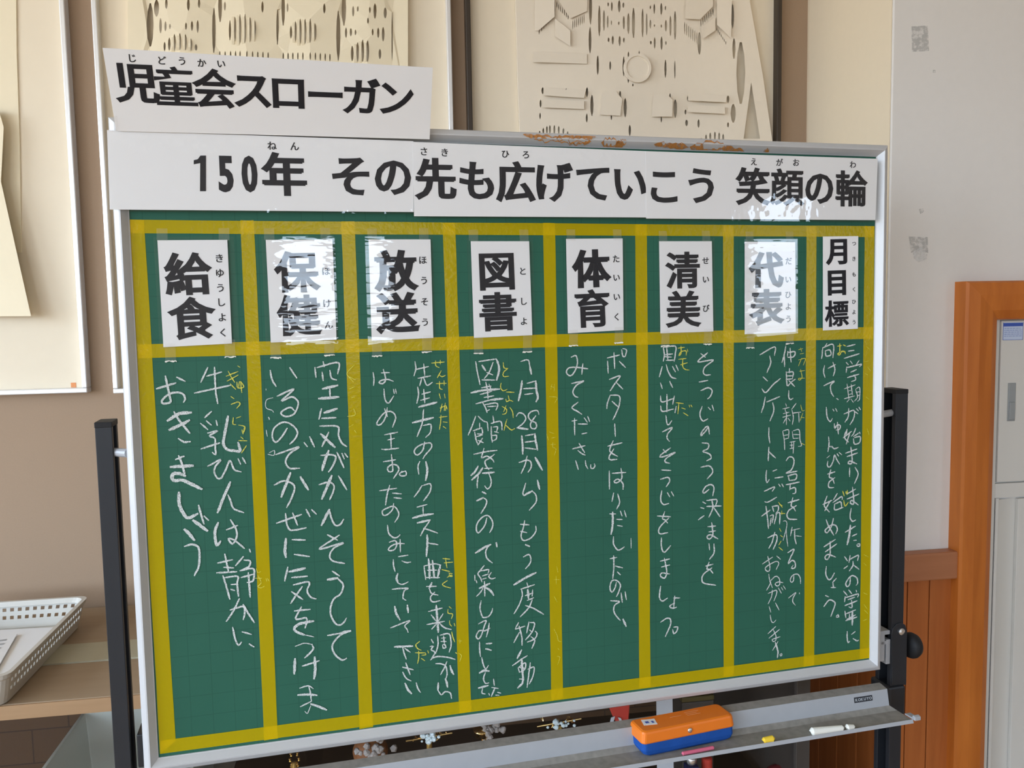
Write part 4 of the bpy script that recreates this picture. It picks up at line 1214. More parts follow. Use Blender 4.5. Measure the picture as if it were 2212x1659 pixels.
def trophy(label, px, py, Y, kind):
    c = atY(px, py, Y)
    t = thing('trophy', label, 'trophy', (c[0], c[1], ZSH), 0, 'trophies behind the cabinet glass')
    b = MB()
    b.lathe((c[0], c[1], ZSH), [(.030, 0), (.030, .030), (.020, .034)], seg=16)
    b.build('base', M['navy'], t)
    b = MB()
    b.lathe((c[0], c[1], ZSH + .034), [(.010, 0), (.006, .02), (.006, c[2] - ZSH - .04)], seg=12)
    b.build('column', M['gold'], t, smooth=True)
    if kind == 'crystal':
        g = MB()
        e = np.array([1, 0, 0.0])
        g.tube([c - e * .046 + (0, 0, -.004), c + e * .046 + (0, 0, .004)], .0017, 8)
        rn = random.Random(int(px))
        for i in range(16):
            a = rn.uniform(-.034, .034)
            p = c + e * a + np.array([0, rn.uniform(-.006, .006), rn.uniform(-.006, .008)])
            g.tube([p, p + np.array([rn.uniform(-.006, .006), rn.uniform(-.004, .004), rn.uniform(-.006, .007)])], [.0016, .0006], 6)
        g.build('gilt_spray', M['gold_bright'], t)
        k3 = MB()
        for i in range(15):
            a = rn.gauss(0, .015)
            p = c + e * a + np.array([0, -.006 + rn.uniform(-.004, .002), rn.uniform(-.007, .008)])
            r = rn.uniform(.0025, .0055) * (1.25 if abs(a) < .012 else .8)
            k3.lathe(p - np.array([0, 0, r]), [(0, 0), (r * .8, r * .5), (r, r), (r * .8, r * 1.5), (0, r * 2)], seg=6)
        k3.build('crystals', M['crystal'], t)
    elif kind == 'cup':
        g = MB()
        g.lathe(c - np.array([.006, 0, .016]), [(.004, 0), (.013, .006), (.016, .018), (.017, .020)], seg=16)
        g.build('cup', M['gold_bright'], t, smooth=True)
        k3 = MB()
        rn = random.Random(5)
        for i in range(26):
            p = c + np.array([rn.gauss(.012, .012), rn.uniform(-.01, .004), rn.gauss(.004, .006)])
            r = rn.uniform(.003, .007)
            k3.lathe(p - np.array([0, 0, r]), [(0, 0), (r, r * .6), (r * .7, r * 1.6), (0, r * 2)], axis=(rn.uniform(-.6, .6), rn.uniform(-.6, .6), 1), seg=7)
        k3.build('ruffle', M['fluff'], t)
    elif kind == 'chain':
        g = MB()
        for s in (-1, 1):
            for i in range(9):
                p = c + np.array([s * (.011 - .0055 * abs(math.sin(i * .9))), -.002 * (i % 2), .016 - i * .0055])
                g.lathe(p, [(0, 0), (.0026, .002), (.0026, .0035), (0, .0055)], seg=7)
        g.build('gilt_chain', M['gold_bright'], t)
    elif kind == 'ball':
        g = MB()
        prof = [(.036 * math.sin(math.pi * i / 10), .034 - .034 * math.cos(math.pi * i / 10)) for i in range(11)]
        g.lathe(c - np.array([0, 0, .040]), prof, seg=18)
        g.build('mottled_ball', M['brown_shell'], t, smooth=True)
        k3 = MB()
        rn = random.Random(9)
        for i in range(40):
            p = c + np.array([rn.gauss(.010, .013), -.020 + rn.uniform(-.012, .004), rn.gauss(.006, .009)])
            r = rn.uniform(.003, .008)
            k3.lathe(p - np.array([0, 0, r]), [(0, 0), (r, r * .6), (r * .7, r * 1.6), (0, r * 2)], axis=(rn.uniform(-.8, .8), rn.uniform(-.6, .6), 1), seg=7)
        k3.build('ruffle', M['fluff'], t)
    return t


trophy('trophy with two gilt chains, leftmost behind the cabinet glass', 636, 1640, 1.68, 'chain')
trophy('mottled brown ball with a grey ruffle behind the cabinet glass', 800, 1616, 1.70, 'ball')
trophy('trophy with crystals on a gilt rod left of the gold cup', 927, 1592, 1.64, 'crystal')
trophy('gold cup with a grey ruffle between two crystal trophies', 1046, 1580, 1.66, 'cup')
trophy('trophy with crystals on a gilt rod right of the gold cup', 1208, 1561, 1.64, 'crystal')
# red ribbon on a stick
c = atY(1336, 1545, 1.66)
rbn = thing('ribbon_award', 'red ribbon with pale tails behind the glass above the eraser', 'ribbon', (c[0], c[1], ZSH), 0)
MB().lathe((c[0], c[1], ZSH), [(.022, 0), (.022, .012), (.004, .014), (.003, c[2] - ZSH)], seg=14).build('stand', M['cabinet_dark'], rbn)
g = MB()
g.slab([c + np.array(q) for q in ((-.022, -.01, .022), (.022, -.01, .026), (.018, -.012, -.012), (.004, -.016, -.020), (-.012, -.012, -.004))], (0, -1, 0), .006)
g.build('ribbon', M['red'], rbn, bevel=.002)
g = MB()
g.slab([c + np.array(q) for q in ((-.020, -.016, .004), (-.012, -.016, .006), (-.022, -.016, -.030), (-.028, -.016, -.030))], (0, -1, 0), .002)
g.slab([c + np.array(q) for q in ((-.006, -.017, .004), (.000, -.017, .002), (.014, -.017, -.030), (.009, -.017, -.030))], (0, -1, 0), .002)
g.build('tail', M['card_grey'], rbn, label='pale ribbon tails')
# standing card
c = atY(1438, 1530, 1.62)
tag(MB().slab([(c[0] - .018, 1.62, ZSH + .001), (c[0] + .018, 1.62, ZSH + .001), (c[0] + .018, 1.63, c[2] + .02), (c[0] - .016, 1.63, c[2] + .02)], (0, -1, 0), .002).build('place_card', M['card_grey']),
    'pale grey card standing behind the glass, just above the eraser', 'card')
# dark box with an olive lid
c = atY(1508, 1512, 1.70)
bx = thing('display_box', 'dark box with an olive band behind the glass, right of the pale card', 'box', (c[0], c[1], ZSH))
MB().box(c[0] - .036, c[0] + .036, 1.70, 1.78, ZSH + .001, c[2] - .004).build('body', M['cabinet_dark'], bx, bevel=.002)
MB().box(c[0] - .037, c[0] + .037, 1.699, 1.781, c[2] - .003, c[2] + .008).build('lid', mat('olive lid', (.085, .066, .02), .5, .3), bx, bevel=.002)
# below the tray: small cup on a blue base, red pillar, dark red cloth
c = atY(1498, 1652, 1.60)
jar = thing('small_cup', 'small bright cup on a dark blue base seen below the eraser', 'cup', (c[0], c[1], ZSH))
MB().box(c[0] - .012, c[0] + .012, 1.60, 1.624, ZSH + .001, c[2] - .006).build('base', M['navy'], jar, bevel=.001)
MB().lathe((c[0], c[1] + .012, c[2] - .006), [(.006, 0), (.010, .004), (.011, .014), (.008, .018)], seg=14).build('bowl', M['chrome'], jar, smooth=True)
c = atY(1527, 1650, 1.63)
tag(MB().lathe((c[0], c[1], ZSH + .001), [(.011, 0), (.011, c[2] - ZSH + .012), (.008, c[2] - ZSH + .014)], seg=16).build('red_canister', M['red'], smooth=False),
    'narrow red canister behind the glass beside the small cup', 'canister')
cl = MB()
c = atY(1715, 1650, 1.66)
rn = random.Random(4)
pts, N_ = [], 8
for i in range(N_):
    for j in range(N_):
        u, v = i / (N_ - 1), j / (N_ - 1)
        pts.append((c[0] - .075 + .125 * u, 1.61 + .10 * v, ZSH + .003 + (c[2] - ZSH) * math.sin(math.pi * u) ** .6 * math.sin(math.pi * v) ** .6 * (.9 + .2 * rn.random())))
cl.mesh(pts, [(i * N_ + j, (i + 1) * N_ + j, (i + 1) * N_ + j + 1, i * N_ + j + 1) for i in range(N_ - 1) for j in range(N_ - 1)])
tag(cl.build('red_cloth', M['dark_red'], smooth=True), 'crumpled dark red cloth inside the cabinet beside its right post', 'cloth')

# ================================================================ THE WRITING BOARD ON ITS STAND
BROOT = BRD.at(BW / 2, 0)
BYAW = 0.09607184
board = thing('chalkboard', 'green chalkboard on a black rolling stand, ruled into columns with yellow tape', 'chalkboard', (BROOT[0], BROOT[1], 0), BYAW)
PH = -.006                                   # writing surface
PNL = MB().pbox(BRD, .012, BW - .012, -BH + .012, -.012, -.016, PH).build('writing_panel', M['green'], board)
MB().pbox(BRD, .010, BW - .010, -BH + .010, -.010, -.022, -.0165).build('back_panel', M['alu_grey'], board)

# frame bars, ridged, mitred
FW = .019
prof = [(0, -.022), (0, -.001), (.0015, .001), (.0075, .0045), (.0095, .0048), (.0175, -.0035), (FW, -.0045), (FW, -.012), (.010, -.022)]


def bar(p0, p1, inw, name):
    """p0, p1: corners (u, v); inw: inward direction"""
    p0, p1, inw = np.array(p0, float), np.array(p1, float), np.array(inw, float)
    d = (p1 - p0) / np.linalg.norm(p1 - p0)
    a = [BRD.at(*(p0 + inw * w + d * w), h) for w, h in prof]
    b = [BRD.at(*(p1 + inw * w - d * w), h) for w, h in prof]
    return MB().hexa(a, b).build(name, M['alu'], board)


bar((0, 0), (BW, 0), (0, -1), 'frame_bar')
bar((BW, -BH), (0, -BH), (0, 1), 'frame_bar')
bar((0, -BH), (0, 0), (1, 0), 'frame_bar')
bar((BW, 0), (BW, -BH), (-1, 0), 'frame_bar')
# brown residue along the top bar, on its lower slope
rn = random.Random(11)
SL = Plane(BRD.at(0, -.0095, .0053), BRD.e1, BRD.at(0, -.0095, .0053) - BRD.at(0, -.0175, -.0030))
for x0, x1, y0, y1, wv in ((1128, 1180, 291, 300, 5), (1150, 1215, 297, 303, 6), (1200, 1278, 300, 299, 11), (1226, 1276, 303, 306, 8), (1298, 1348, 308, 313, 11),
                           (1412, 1490, 312, 318, 6), (1490, 1566, 317, 317, 11), (1560, 1612, 320, 327, 6), (1652, 1664, 326, 327, 5), (1262, 1286, 292, 297, 6), (1330, 1352, 312, 309, 8)):
    p, q = np.array(BRD.uv(x0, y0, .002)), np.array(BRD.uv(x1, y1, .002))
    q[1] = max(q[1], -.0185)
    p[1] = max(p[1], -.0185)
    top, bot = [], []
    for i in range(13):
        t = i / 12
        c = p + (q - p) * t
        f = math.sin(math.pi * min(1, max(0, t))) ** .5
        w = wv / 900 * f
        top.append((c[0], max(-.0176, min(-.0035, c[1] + w * rn.uniform(.3, 1.0)))))
        bot.append((c[0], max(-.0176, min(-.0035, c[1] - w * rn.uniform(.3, 1.0)))))

    def onslope(u, v):
        return BRD.at(u, v, .0056 - max(0, -.0095 - v) * (.0083 / .008))
    n = len(top)
    MB().mesh([onslope(*a) for a in top] + [onslope(*a) for a in bot], [(i, n + i, n + i + 1, i + 1) for i in range(n - 1)]).build('tape_residue', M['residue'], board, fix=False)

# yellow tape: nine upright strips and three cross strips, measured corners
VT = [((279, 475), (311, 475), (379, 1600), (346, 1629)), ((518.5, 476), (548, 476), (600.5, 1595), (571, 1600)), ((737, 478), (766, 478), (805.7, 1570), (776.7, 1575)),
      ((956, 481), (983, 481), (1018, 1537), (992, 1541)), ((1173, 481), (1199, 482), (1216.5, 1508), (1191, 1512)), ((1372, 484), (1397, 485), (1405.5, 1484), (1381, 1487)),
      ((1562, 487), (1585, 488), (1585.5, 1459), (1563, 1462)), ((1742.7, 488), (1764, 489), (1759, 1437), (1736.5, 1441)), ((1868, 488), (1889, 489), (1880, 1421), (1857, 1424))]
HT = [((279, 474.6), (1889, 488.5), (1887, 512), (281, 504)), ((298, 744), (1886, 706), (1885, 732), (299, 773.5)), ((346, 1600), (1881, 1399), (1881, 1421), (346, 1629))]


def strip(q, h, name='tape_strip'):
    uv = [BRD.uv(x, y, h) for x, y in q]
    rn = random.Random(int(q[0][0]))

    def edge(a, b, n):
        a, b = np.array(a), np.array(b)
        return [a + (b - a) * i / n for i in range(n)]
    pts = []
    for i in range(4):
        n = 14 if np.linalg.norm(np.array(uv[i]) - np.array(uv[(i + 1) % 4])) > .1 else 2
        pts += edge(uv[i], uv[(i + 1) % 4], n)
    pts = [p + np.array([rn.uniform(-.0003, .0003), rn.uniform(-.0003, .0003)]) for p in pts]
    return MB().poly([BRD.at(p[0], p[1], h) for p in pts]).build(name, M['yellow_tape'], board, fix=False)


for q in VT:
    strip(q, PH + .0005)
for q in HT:
    strip(q, PH + .0010)

# chalk writing, column by column
for k in sorted(CHALK):
    mb = MB()
    strokes(mb, BRD, CHALK[k], PH + .0014)
    mb.build('chalk_writing' if 'w' in k else 'chalk_reading_aid', M['chalk_white'] if 'w' in k else M['chalk_yellow'], board, fix=False,
             label='white chalk writing' if 'w' in k else 'small yellow chalk writing')

# stand: two channel posts
LP0, LP1 = BRD.uv(203, 915, -.020)[0], BRD.uv(240, 915, -.020)[0]
zl = BRD.px(222, 917, -.020)[2]
RP0, RP1 = BRD.uv(1938, 843, -.020)[0], BRD.uv(1964, 843, -.020)[0]
zrp = BRD.px(1950, 845, -.020)[2]


def up(u, h, z):
    p = BRD.at(u, 0, h)
    return np.array([p[0], p[1], z])


def post(u0, u1, z1, side):
    """square channel, open towards the board (side +1 opens to larger u)"""
    h1, h0, t = -.020, -.062, .004
    g = .010
    if side > 0:
        pr2 = [(u0, h1), (u1, h1), (u1, h1 - g), (u0 + t, h1 - g), (u0 + t, h0 + g), (u1, h0 + g), (u1, h0), (u0, h0)]
    else:
        pr2 = [(u1, h1), (u0, h1), (u0, h1 - g), (u1 - t, h1 - g), (u1 - t, h0 + g), (u0, h0 + g), (u0, h0), (u1, h0)]
    return MB().hexa([up(u, h, z1) for u, h in pr2], [up(u, h, .05) for u, h in pr2]).build('post', M['black_steel'], board, bevel=.0008)


post(LP0, LP1, zl, 1)
post(RP0, RP1, zrp, -1)
for u0, u1, z in ((LP0, LP1, zl), (RP0, RP1, zrp)):
    mb = MB()
    a = [up(u0 - .0005, -.0195, z), up(u1 + .0005, -.0195, z), up(u1 + .0005, -.0625, z), up(u0 - .0005, -.0625, z)]
    mb.hexa([p + (0, 0, .003) for p in a], [p - (0, 0, .005) for p in a])
    mb.build('post_cap', M['black_rubber'], board, bevel=.001)
# feet with castors
for u0, u1 in ((LP0, LP1), (RP0, RP1)):
    um = (u0 + u1) / 2
    mb = MB()
    a = [up(um - .018, .24, .095), up(um + .018, .24, .095), up(um + .018, -.30, .095), up(um - .018, -.30, .095)]
    mb.hexa(a, [p - (0, 0, .035) for p in a])
    mb.build('foot', M['black_steel'], board, bevel=.003)
    for hh in (.21, -.27):
        c = up(um, hh, .030)
        MB().lathe(c - BRD.e1 * .011, [(.026, 0), (.030, .004), (.030, .018), (.026, .022)], axis=BRD.e1, seg=18).build('castor', M['black_rubber'], board)
a, b = up(LP1, -.045, .16), up(RP0, -.045, .16)
MB().tube([a, b], .014, 12).build('crossbar', M['black_steel'], board, smooth=True)
# pivots
pz = BRD.px(258, 981, -.012)[2]
MB().tube([up(LP1 - .006, -.036, pz), up(-.001, -.014, pz)], .0062, 12).build('pivot_pin', M['alu_grey'], board)
pz = BRD.px(1916, 893, -.03)[2]
MB().tube([up(RP0 + .008, -.036, pz), up(BW + .001, -.014, pz)], .0062, 12).build('pivot_pin', M['alu_grey'], board)
# tilt lock at the lower right
PP = Plane(up(0, -.018, 0), BRD.e1, [0, 0, 1])
cu, cz = PP.uv(1945, 1372)
lk = MB()
out = [(1927, 1480), (1926, 1372), (1929, 1357), (1937, 1348), (1947, 1345), (1956, 1350), (1960, 1364), (1958, 1480)]
lk.slab([PP.px(x, y) for x, y in out], PP.n, .004)
plate = lk.build('lock_plate', M['black_steel'], board, bevel=.001)
c = PP.px(1947, 1364)
MB().lathe(c, [(.0062, 0), (.0062, .002), (.003, .004)], axis=PP.n, seg=14).build('bolt', M['chrome'], plate, label='bright bolt head')
lk = MB()
for x0, x1, y0, y1 in ((1904, 1926, 1366, 1372), (1906, 1914, 1372, 1430), (1918, 1926, 1384, 1436), (1906, 1918, 1388, 1394)):
    a0, b1 = PP.uv(x0, y0)
    a1, b0 = PP.uv(x1, y1)
    lk.pbox(PP, a0, a1, b0, b1, -.030, -.004)
lk.build('lock_bracket', M['alu_grey'], board, bevel=.001)
a0, b1 = PP.uv(293, 1592)
a1, b0 = PP.uv(312, 1662)
MB().pbox(PP, a0, min(a1, .004), b0, b1, -.046, -.006).build('lock_bracket', M['black_steel'], board, bevel=.002)
c = PP.px(1961, 1395, -.016)
MB().lathe(c - BRD.e1 * .004, [(.008, 0), (.021, .003), (.0235, .009), (.0235, .014), (.020, .021), (.010, .024), (0, .0245)], axis=BRD.e1, seg=26).build('tilt_knob', M['black_rubber'], board, smooth=True)
a0, b1 = PP.uv(1908, 1486)
a1, b0 = PP.uv(1961, 1543)
MB().pbox(PP, RP0 - .006, RP1 + .004, b0, b1, -.050, .003).build('post_collar', M['black_steel'], board, bevel=.004)

# chalk tray: ledge, sloping face, trough, lip
tvs = [BRD.uv(x, y, -.004)[1] for x, y in ((663, 1652), (1100, 1591), (1650, 1511), (1897, 1478))]
TV = sum(tvs) / 4
TU1 = BRD.uv(1913, 1488, .012)[0]
TU0 = -.01
t_ = .0022
tp_ = [(-.004, TV), (.016, TV - .003), (.022, TV - .030), (.030, TV - .037), (.066, TV - .037), (.069, TV - .035)]
lo_ = [(.071, TV - .041), (.028, TV - .041), (.019, TV - .032), (.0135, TV - .006), (-.004, TV - .0026)]


def tpt(u, h, v):
    return BRD.at(u, v, h)


tray = MB()
pr_ = tp_ + lo_
tray.hexa([tpt(TU1 if i not in (3, 4, 5, 6, 7) else TU1 + .010, h, v) for i, (h, v) in enumerate(pr_)], [tpt(TU0, h, v) for h, v in pr_])
tray.mi = 0
tro = tray.build('chalk_tray', [M['alu_grey'], M['dusty']], board)
# dusty ledge and trough faces use the dusted finish
for p in tro.data.polygons:
    if len(p.vertices) == 4:
        nrm = p.normal
        if nrm.z > .75:
            p.material_index = 1
MB().hexa([tpt(TU1 + .010, h, v) for h, v in ((.048, TV - .0362), (.074, TV - .0362), (.074, TV - .030), (.068, TV - .028), (.066, TV - .033), (.048, TV - .034))],
          [tpt(TU1 + .022, h, v) for h, v in ((.048, TV - .0362), (.074, TV - .0362), (.074, TV - .030), (.068, TV - .028), (.066, TV - .033), (.048, TV - .034))]).build('end_clip', M['alu_grey'], board, bevel=.001)
# maker's plate on the sloping face
P1, P2 = tpt(0, .016, TV - .003), tpt(0, .022, TV - .030)
TF = Plane(P2, BRD.e1, P1 - P2)
a0 = TF.uv(1845, 1512)[0]
a1 = TF.uv(1884, 1507)[0]
bm_c = TF.uv(1864, 1510)[1]
mkp = MB().pbox(TF, a0, a1, bm_c - .0045, bm_c + .0045, 0, .0006).build('maker_plate', M['black_steel'], board)
tm = MB()
for i, ch in enumerate('KOKUYO'):
    A, F, _ = glyph(ch, .03)
    em = .0066
    cc = TF.at(a0 + (a1 - a0) * (i + .75) / 6.5, bm_c, .0009)
    tm.mesh([cc + TF.e1 * (x * em) + TF.e2 * (y * em) for x, y, z in A], F)
tm.build('lettering', M['card_grey'], mkp, fix=False)

# ================================================================ THINGS ON THE TRAY
TRZ = -.037


def tb(u, h, dz=0.0):
    return tpt(u, h, TV + TRZ + dz)


TP = Plane(tb(0, .05), BRD.e1, BRD.at(0, 0, 0) - BRD.at(0, 0, .1))     # trough surface; e2 away from the viewer
# eraser
f0, f1 = TP.uv(1389, 1639), TP.uv(1583, 1598)
f0, f1 = np.array(f0), np.array(f1)
ed = (f1 - f0) / np.linalg.norm(f1 - f0)
en = np.array([-ed[1], ed[0]])
EL = np.linalg.norm(f1 - f0) + .004
ED = .050
er = thing('blackboard_eraser', 'blackboard eraser with orange lid and blue cloth pad on the chalk tray', 'eraser', tuple(TP.at(*(f0 + ed * EL / 2 + en * ED / 2))), BYAW)


def epts(z, ins, inl):
    """rounded rectangle at height z"""
    r = .007
    pts = []
    for cx, cy, a0 in ((EL - inl - r, ED - ins - r, 0), (inl + r, ED - ins - r, 90), (inl + r, ins + r, 180), (EL - inl - r, ins + r, 270)):
        for i in range(5):
            a = math.radians(a0 + 22.5 * i)
            p = f0 + ed * (cx + r * math.cos(a)) + en * (cy + r * math.sin(a))
            pts.append(TP.at(p[0], p[1], z))
    return pts


def shell(levels):
    mb = MB()
    rings = [epts(*l) for l in levels]
    skin(mb, rings)
    mb.poly(rings[0][::-1])
    mb.poly(rings[-1])
    return mb


shell([(.0004, .004, .010), (.004, .001, .004), (.010, 0, .001), (.022, .0012, .0012)]).build('cloth_pad', M['blue'], er, smooth=False)
lid = shell([(.0222, .0002, 0), (.024, -.0005, -.0006), (.037, .0012, .001), (.040, .0022, .002), (.0415, .005, .005)])
lid_o = lid.build('lid', M['orange'], er)
p = f0 + ed * EL * .50
c = TP.at(*(p - en * .0004), .031)
MB().lathe(c, [(.0042, 0), (.0040, .001), (.0025, .0018), (0, .0021)], axis=-(TP.e1 * en[0] + TP.e2 * en[1]), seg=16).build('rivet', M['chrome'], er, smooth=True, label='round metal rivet')
st = MB()
q = [f0 + ed * a + en * b for a, b in ((.014, .022), (.036, .018), (.040, .036), (.018, .040))]
st.slab([TP.at(*w, .0419) for w in q], TP.n, .0003)
so = st.build('sticker', M['paper'], er, label='small white sticker')
st = MB()
for (a, b, c2, d2) in ((.020, .026, .026, .032), (.030, .024, .034, .030)):
    st.slab([TP.at(*(f0 + ed * s + en * t), .0422) for s, t in ((a, b), (c2, b), (c2, d2), (a, d2))], TP.n, .0002)
st.build('printing', M['label_blue'], so)
st = MB()
for a, b, l in ((.066, .030, .020), (.096, .036, .026), (.096, .031, .020), (.096, .026, .024)):
    st.slab([TP.at(*(f0 + ed * s + en * t), .0418) for s, t in ((a, b), (a + l, b), (a + l, b + .0014), (a, b + .0014))], TP.n, .0002)
st.build('embossed_line', M['seal'], lid_o)

# chalk sticks


def stick(label, x0, y0, x1, y1, r0, r1, m, name='chalk_stick', grp='chalks on the tray'):
    a, b = TP.px(x0, y0), TP.px(x1, y1)
    d = (b - a) / np.linalg.norm(b - a)
    o = MB().tube([a + TP.n * r0 * .7, a + TP.n * r0 + d * r0 * .25, b + TP.n * r1 - d * r1 * .25, b + TP.n * r1 * .8],
                  [r0 * .75, r0, r1, r1 * .75], 14).build(name, m, smooth=False)
    return tag(o, label, 'chalk', grp)


stick('long white chalk stick on the tray below the maker\'s plate', 1753, 1588, 1820, 1578, .0062, .0045, M['white_stick'])
stick('short white chalk stub beside the long white stick', 1829, 1577, 1844, 1574, .0048, .0036, M['white_stick'])
stick('yellow chalk stub between the eraser and the white chalks', 1649, 1605, 1670, 1602, .0046, .0052, M['yellow_stick'])
stick('flat pink chalk lying in front of the eraser', 1474, 1632, 1541, 1619, .0030, .0030, M['pink'])

# ================================================================ PAPERS ON THE BOARD


def card(label, quad, lam, kanji, kana, em, kem, film_m, tabs=True, kb=.048, group='title cards heading the columns'):
    """laminated title card: measured paper corners, film corners, lettering positions"""
    h = PH + .0026
    pts = quad_px(BRD, quad, h)
    P = Plane(pts[3], pts[2] - pts[3], pts[0] - pts[3])
    # keep the plane exactly parallel to the board
    P.n = BRD.n
    e1 = P.e1 - BRD.n * (P.e1 @ BRD.n)
    P.e1 = e1 / np.linalg.norm(e1)
    P.e2 = np.cross(BRD.n, P.e1)
    c = (pts[0] + pts[1] + pts[2] + pts[3]) / 4
    t = thing('title_card', label, 'card', tuple((pts[2] + pts[3]) / 2), BYAW, group)
    MB().slab(pts, BRD.n, .0006).build('paper', M['paper'], t, fix=False)
    mb = MB()
    for ch, x, y in kanji:
        put(mb, P, ch, x, y, em, kb * (.74 if ch in '給健食書清標図保育美' else 1), .0004)
    mb.build('lettering', M['ink'], t, fix=False)
    mb = MB()
    for ch, x, y in kana:
        put(mb, P, ch, x, y, kem, .022, .0004)
    mb.build('reading_aid', M['ink'], t, fix=False)
    if lam:
        lp = quad_px(BRD, lam, h + .0012)
        MB().poly(lp[::-1]).build('laminate', film_m, t, fix=False, label='clear laminate film')
        if tabs:
            a0, b0 = BRD.uv(*lam[3])
            a1, b1 = BRD.uv(*lam[2])
            top0, top1 = BRD.uv(*lam[0]), BRD.uv(*lam[1])
            for s, (uu, vv) in enumerate(((a0 + .006, b0), (a1 - .020, b1))):
                MB().poly([BRD.at(uu, vv - .016, PH + .0019), BRD.at(uu + .014, vv - .0165, PH + .0019), BRD.at(uu + .014, vv + .008, h + .0015), BRD.at(uu, vv + .008, h + .0015)]).build('clear_tape', M['clear_tape'], t, fix=False)
                rn = random.Random(int(vv * 1e5) + s)
                z = []
                for i in range(9):
                    z.append((uu - .0006 + .0152 * i / 8, vv - .0155 - rn.uniform(0, .0008)))
                w = [(u, v - rn.uniform(.0008, .0026)) for u, v in z]
                MB().mesh([BRD.at(*p, PH + .0021) for p in z] + [BRD.at(*p, PH + .0021) for p in w], [(i, i + 9, i + 10, i + 1) for i in range(8)]).build('tape_end', M['tape_edge'], t, fix=False)
            for uu, vv in ((top0[0] + .004, top0[1]), (top1[0] - .020, top1[1])):
                MB().poly([BRD.at(uu, vv - .005, h + .0015), BRD.at(uu + .014, vv - .005, h + .0015), BRD.at(uu + .014, vv + .012, PH + .0019), BRD.at(uu, vv + .012, PH + .0019)]).build('clear_tape', M['clear_tape'], t, fix=False)
    return t


def kn(s, *pts):
    return [(c, x, y) for c, (x, y) in zip(s, pts)]


KE, KK = .0605, .0128
card('laminated card printed 給食, heading the leftmost column', [(340, 519), (491, 518), (501, 742), (353, 750)], [(331, 512), (505, 511), (517, 745), (345, 755)],
     kn('給食', (407, 591), (415, 687)), kn('きゆうしよく', (474, 558), (475, 590), (476, 622), (479, 653), (480, 685.5), (481.5, 718.5)), KE, KK, M['film'])
card('laminated card printed 保健 heading the second column from the left', [(574, 518), (718, 517), (727, 734), (585, 740)], [(564, 511), (723, 510), (731, 742), (574, 748)],
     kn('保健', (642, 587), (646.5, 681)), kn('ほけん', (704.6, 586), (706.5, 655.6), (710, 702)), KE, KK, M['film'])
card('laminated card printed 放送 heading the third column from the left', [(796, 517), (930, 517), (936, 730), (803, 736)], [(788, 511), (935, 510), (941, 736), (795, 745)],
     kn('放送', (855.5, 584.5), (859, 676)), kn('ほうそう', (913.6, 562), (915.8, 606), (917, 652), (918, 696)), KE, KK, M['film'])
card('laminated card printed 図書 heading the fourth column from the left', [(1017, 521), (1143, 521), (1150, 724), (1024, 730)], [(1008, 513), (1151, 513), (1158, 736), (1016, 740)],
     kn('図書', (1073.5, 587), (1076, 673)), kn('としよ', (1129.5, 585.7), (1132, 651), (1131.7, 694)), KE, KK, M['film'])
card('laminated card printed 体育 heading the fifth column from the left', [(1223, 516), (1345, 515), (1347, 713), (1227, 720)], [(1220, 512), (1352, 512), (1355, 717), (1223, 724)],
     kn('体育', (1278, 580), (1280, 666)), kn('たいいく', (1331, 559), (1332, 600), (1332.6, 641.7), (1332, 684.6)), KE, KK, M['film'])
card('laminated card printed 清美 heading the third column from the right', [(1424, 521), (1537.6, 521), (1541, 716), (1427, 720)], [(1420, 515), (1543, 514), (1547, 721), (1423, 725)],
     kn('清美', (1474.5, 583.5), (1476.5, 667.5)), kn('せいび', (1524, 563), (1525, 604), (1525.5, 666)), KE, KK, M['film'])
card('laminated card printed 代表 heading the second column from the right', [(1609, 522), (1718, 523), (1719, 717), (1609, 722)], [(1608, 516), (1723, 516), (1724, 720), (1608, 730)],
     kn('代表', (1655.5, 583), (1656.5, 664)), kn('だいひよう', (1703.7, 564), (1703, 604), (1703, 637), (1703, 662), (1703, 689)), KE, KK, M['film'])
card('narrow white card printed 月目標 heading the rightmost column', [(1778, 511), (1854, 510), (1853, 710), (1778, 714)], None,
     kn('月目標', (1807, 544.6), (1808, 611), (1808, 677)), kn('つきもくひよう', (1844.8, 526.5), (1844.8, 559), (1844.8, 593), (1844.8, 625), (1844.8, 652), (1844.8, 674), (1844.8, 696)), .046, .0085, None, kb=.044)

# slogan banner: three laminated sheets joined edge to edge
BHh = .0075
ban = thing('slogan_banner', 'long white slogan banner in black print across the top of the chalkboard', 'banner', tuple(BRD.px(1060, 465, BHh)), BYAW)
SH = [[(231, 281), (893, 305), (893.5, 458), (237, 452.5)], [(892, 306.5), (1396, 326.5), (1395.5, 469.7), (894.5, 467)], [(1395, 326.5), (1896, 343), (1891, 475.5), (1396, 472)]]
TXT = [[('5', 487.8, 376, .0655, .05, .62), ('0', 539, 376, .0655, .05, .60), ('年', 613.5, 376, .0615, .040, 1), ('そ', 757.7, 381, .0615, .037, 1), ('の', 849, 384, .0615, .037, .95)],
       [('先', 940.4, 386.7, .0615, .040, 1), ('も', 1029.8, 390, .0615, .037, 1), ('広', 1114, 392.8, .0615, .040, 1), ('げ', 1198.7, 393.7, .0615, .037, 1), ('て', 1281, 397.4, .0615, .037, 1), ('い', 1362, 398.9, .0615, .037, 1)],
       [('こ', 1434.7, 404.5, .0615, .037, 1), ('う', 1514.6, 401.4, .0615, .037, 1), ('笑', 1626.7, 402.7, .0615, .036, 1), ('顔', 1701, 404.5, .0615, .030, 1), ('の', 1770, 407.9, .0615, .037, .95), ('輪', 1840, 407, .0615, .030, 1)]]
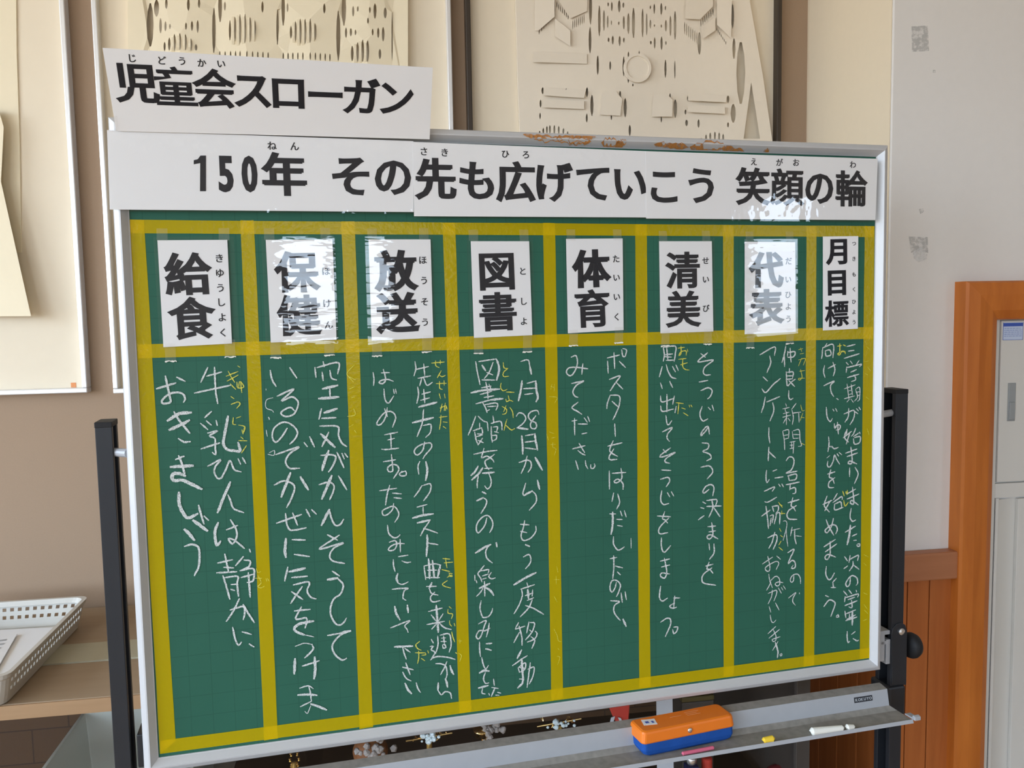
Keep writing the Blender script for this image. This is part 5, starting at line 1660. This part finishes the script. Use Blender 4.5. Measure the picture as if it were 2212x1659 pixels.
KAN = [[('ね', 587.6, 314.7), ('ん', 636.4, 316)], [('さ', 915.8, 327), ('き', 960.6, 329.4), ('ひ', 1092, 333), ('ろ', 1135.7, 334.4)], [('え', 1628.5, 349.4), ('が', 1684, 350.4), ('お', 1720, 351), ('わ', 1842.4, 355.6)]]
for i in range(3):
    h = BHh + .0006 * i
    pts = quad_px(BRD, SH[i], h)
    s = MB().slab(pts, BRD.n, .0005).build('sheet', M['paper'], ban, fix=False)
    P = Plane(pts[3], pts[2] - pts[3], pts[0] - pts[3])
    P.n = BRD.n
    P.e2 = np.cross(P.n, P.e1)
    mb = MB()
    if i == 0:                                # the figure one: stem and flag
        mb.poly([P.px(x, y, .0003) for x, y in ((432.5, 336), (445, 336), (445, 413), (432, 413))])
        mb.poly([P.px(x, y, .00032) for x, y in ((418.5, 346), (427, 344), (433, 336), (434, 352), (418.5, 355))])
    for ch, x, y, em, bd, sx in TXT[i]:
        put(mb, P, ch, x, y, em, bd, .0003, sx)
    mb.build('lettering', M['ink'], s, fix=False)
    mb = MB()
    for ch, x, y in KAN[i]:
        put(mb, P, ch, x, y, .0128, .022, .0003)
    mb.build('reading_aid', M['ink'], s, fix=False)
    lq = [(SH[i][0][0] - 1, SH[i][0][1]), SH[i][1], (SH[i][2][0], SH[i][2][1] + 4), (SH[i][3][0] - 1, SH[i][3][1] + 4)]
    MB().poly(quad_px(BRD, lq, h + .0009)[::-1]).build('laminate', M['film_banner'], s, fix=False, label='clear laminate film')

# heading sign standing above the banner, leaning forward a little
b0, b1 = BRD.px(251, 283, BHh + .003), BRD.px(928, 301, BHh + .003)
best = None
for k in range(0, 61):
    th = math.radians(k - 10)
    e1 = (b1 - b0) / np.linalg.norm(b1 - b0)
    upv = np.cross(BRD.n, e1)
    P = Plane(b0, e1, upv * math.cos(th) + BRD.n * math.sin(th))
    t0, t1 = P.px(221.3, 103.4), P.px(935, 146.3)
    er_ = abs(np.linalg.norm(t1 - t0) - np.linalg.norm(b1 - b0))
    if best is None or er_ < best[0]:
        best = (er_, k - 10, P, t0, t1)
print('sign lean', best[:2])
_, _, P, t0, t1 = best
sg = thing('heading_sign', 'white sign printed 児童会スローガン standing above the banner\'s left end', 'sign', tuple((b0 + b1) / 2), BYAW)
MB().slab([t0, t1, b1, b0], P.n, .0006).build('paper', M['paper'], sg, fix=False)
mb = MB()
for ch, x, y in zip('児童会スローガン', (294, 379.7, 463, 545, 623, 703, 780.7, 857), (180.7, 186.5, 191.7, 198.5, 202.7, 204.7, 207.8, 213.3)):
    put(mb, P, ch, x, y, .0535, .026 if ch == '童' else .034, .0004)
mb.build('lettering', M['ink'], sg, fix=False)
mb = MB()
for ch, x, y in (('じ', 286, 126), ('ど', 350.5, 130.5), ('う', 393, 132), ('か', 436, 136), ('い', 478, 138.4)):
    put(mb, P, ch, x, y, .0115, .02, .0004)
mb.build('reading_aid', M['ink'], sg, fix=False)
MB().poly([P.px(x, y, .001) for x, y in ((242, 284), (254, 283), (252, 250), (236, 252))]).build('clear_tape', M['clear_tape'], sg, fix=False)
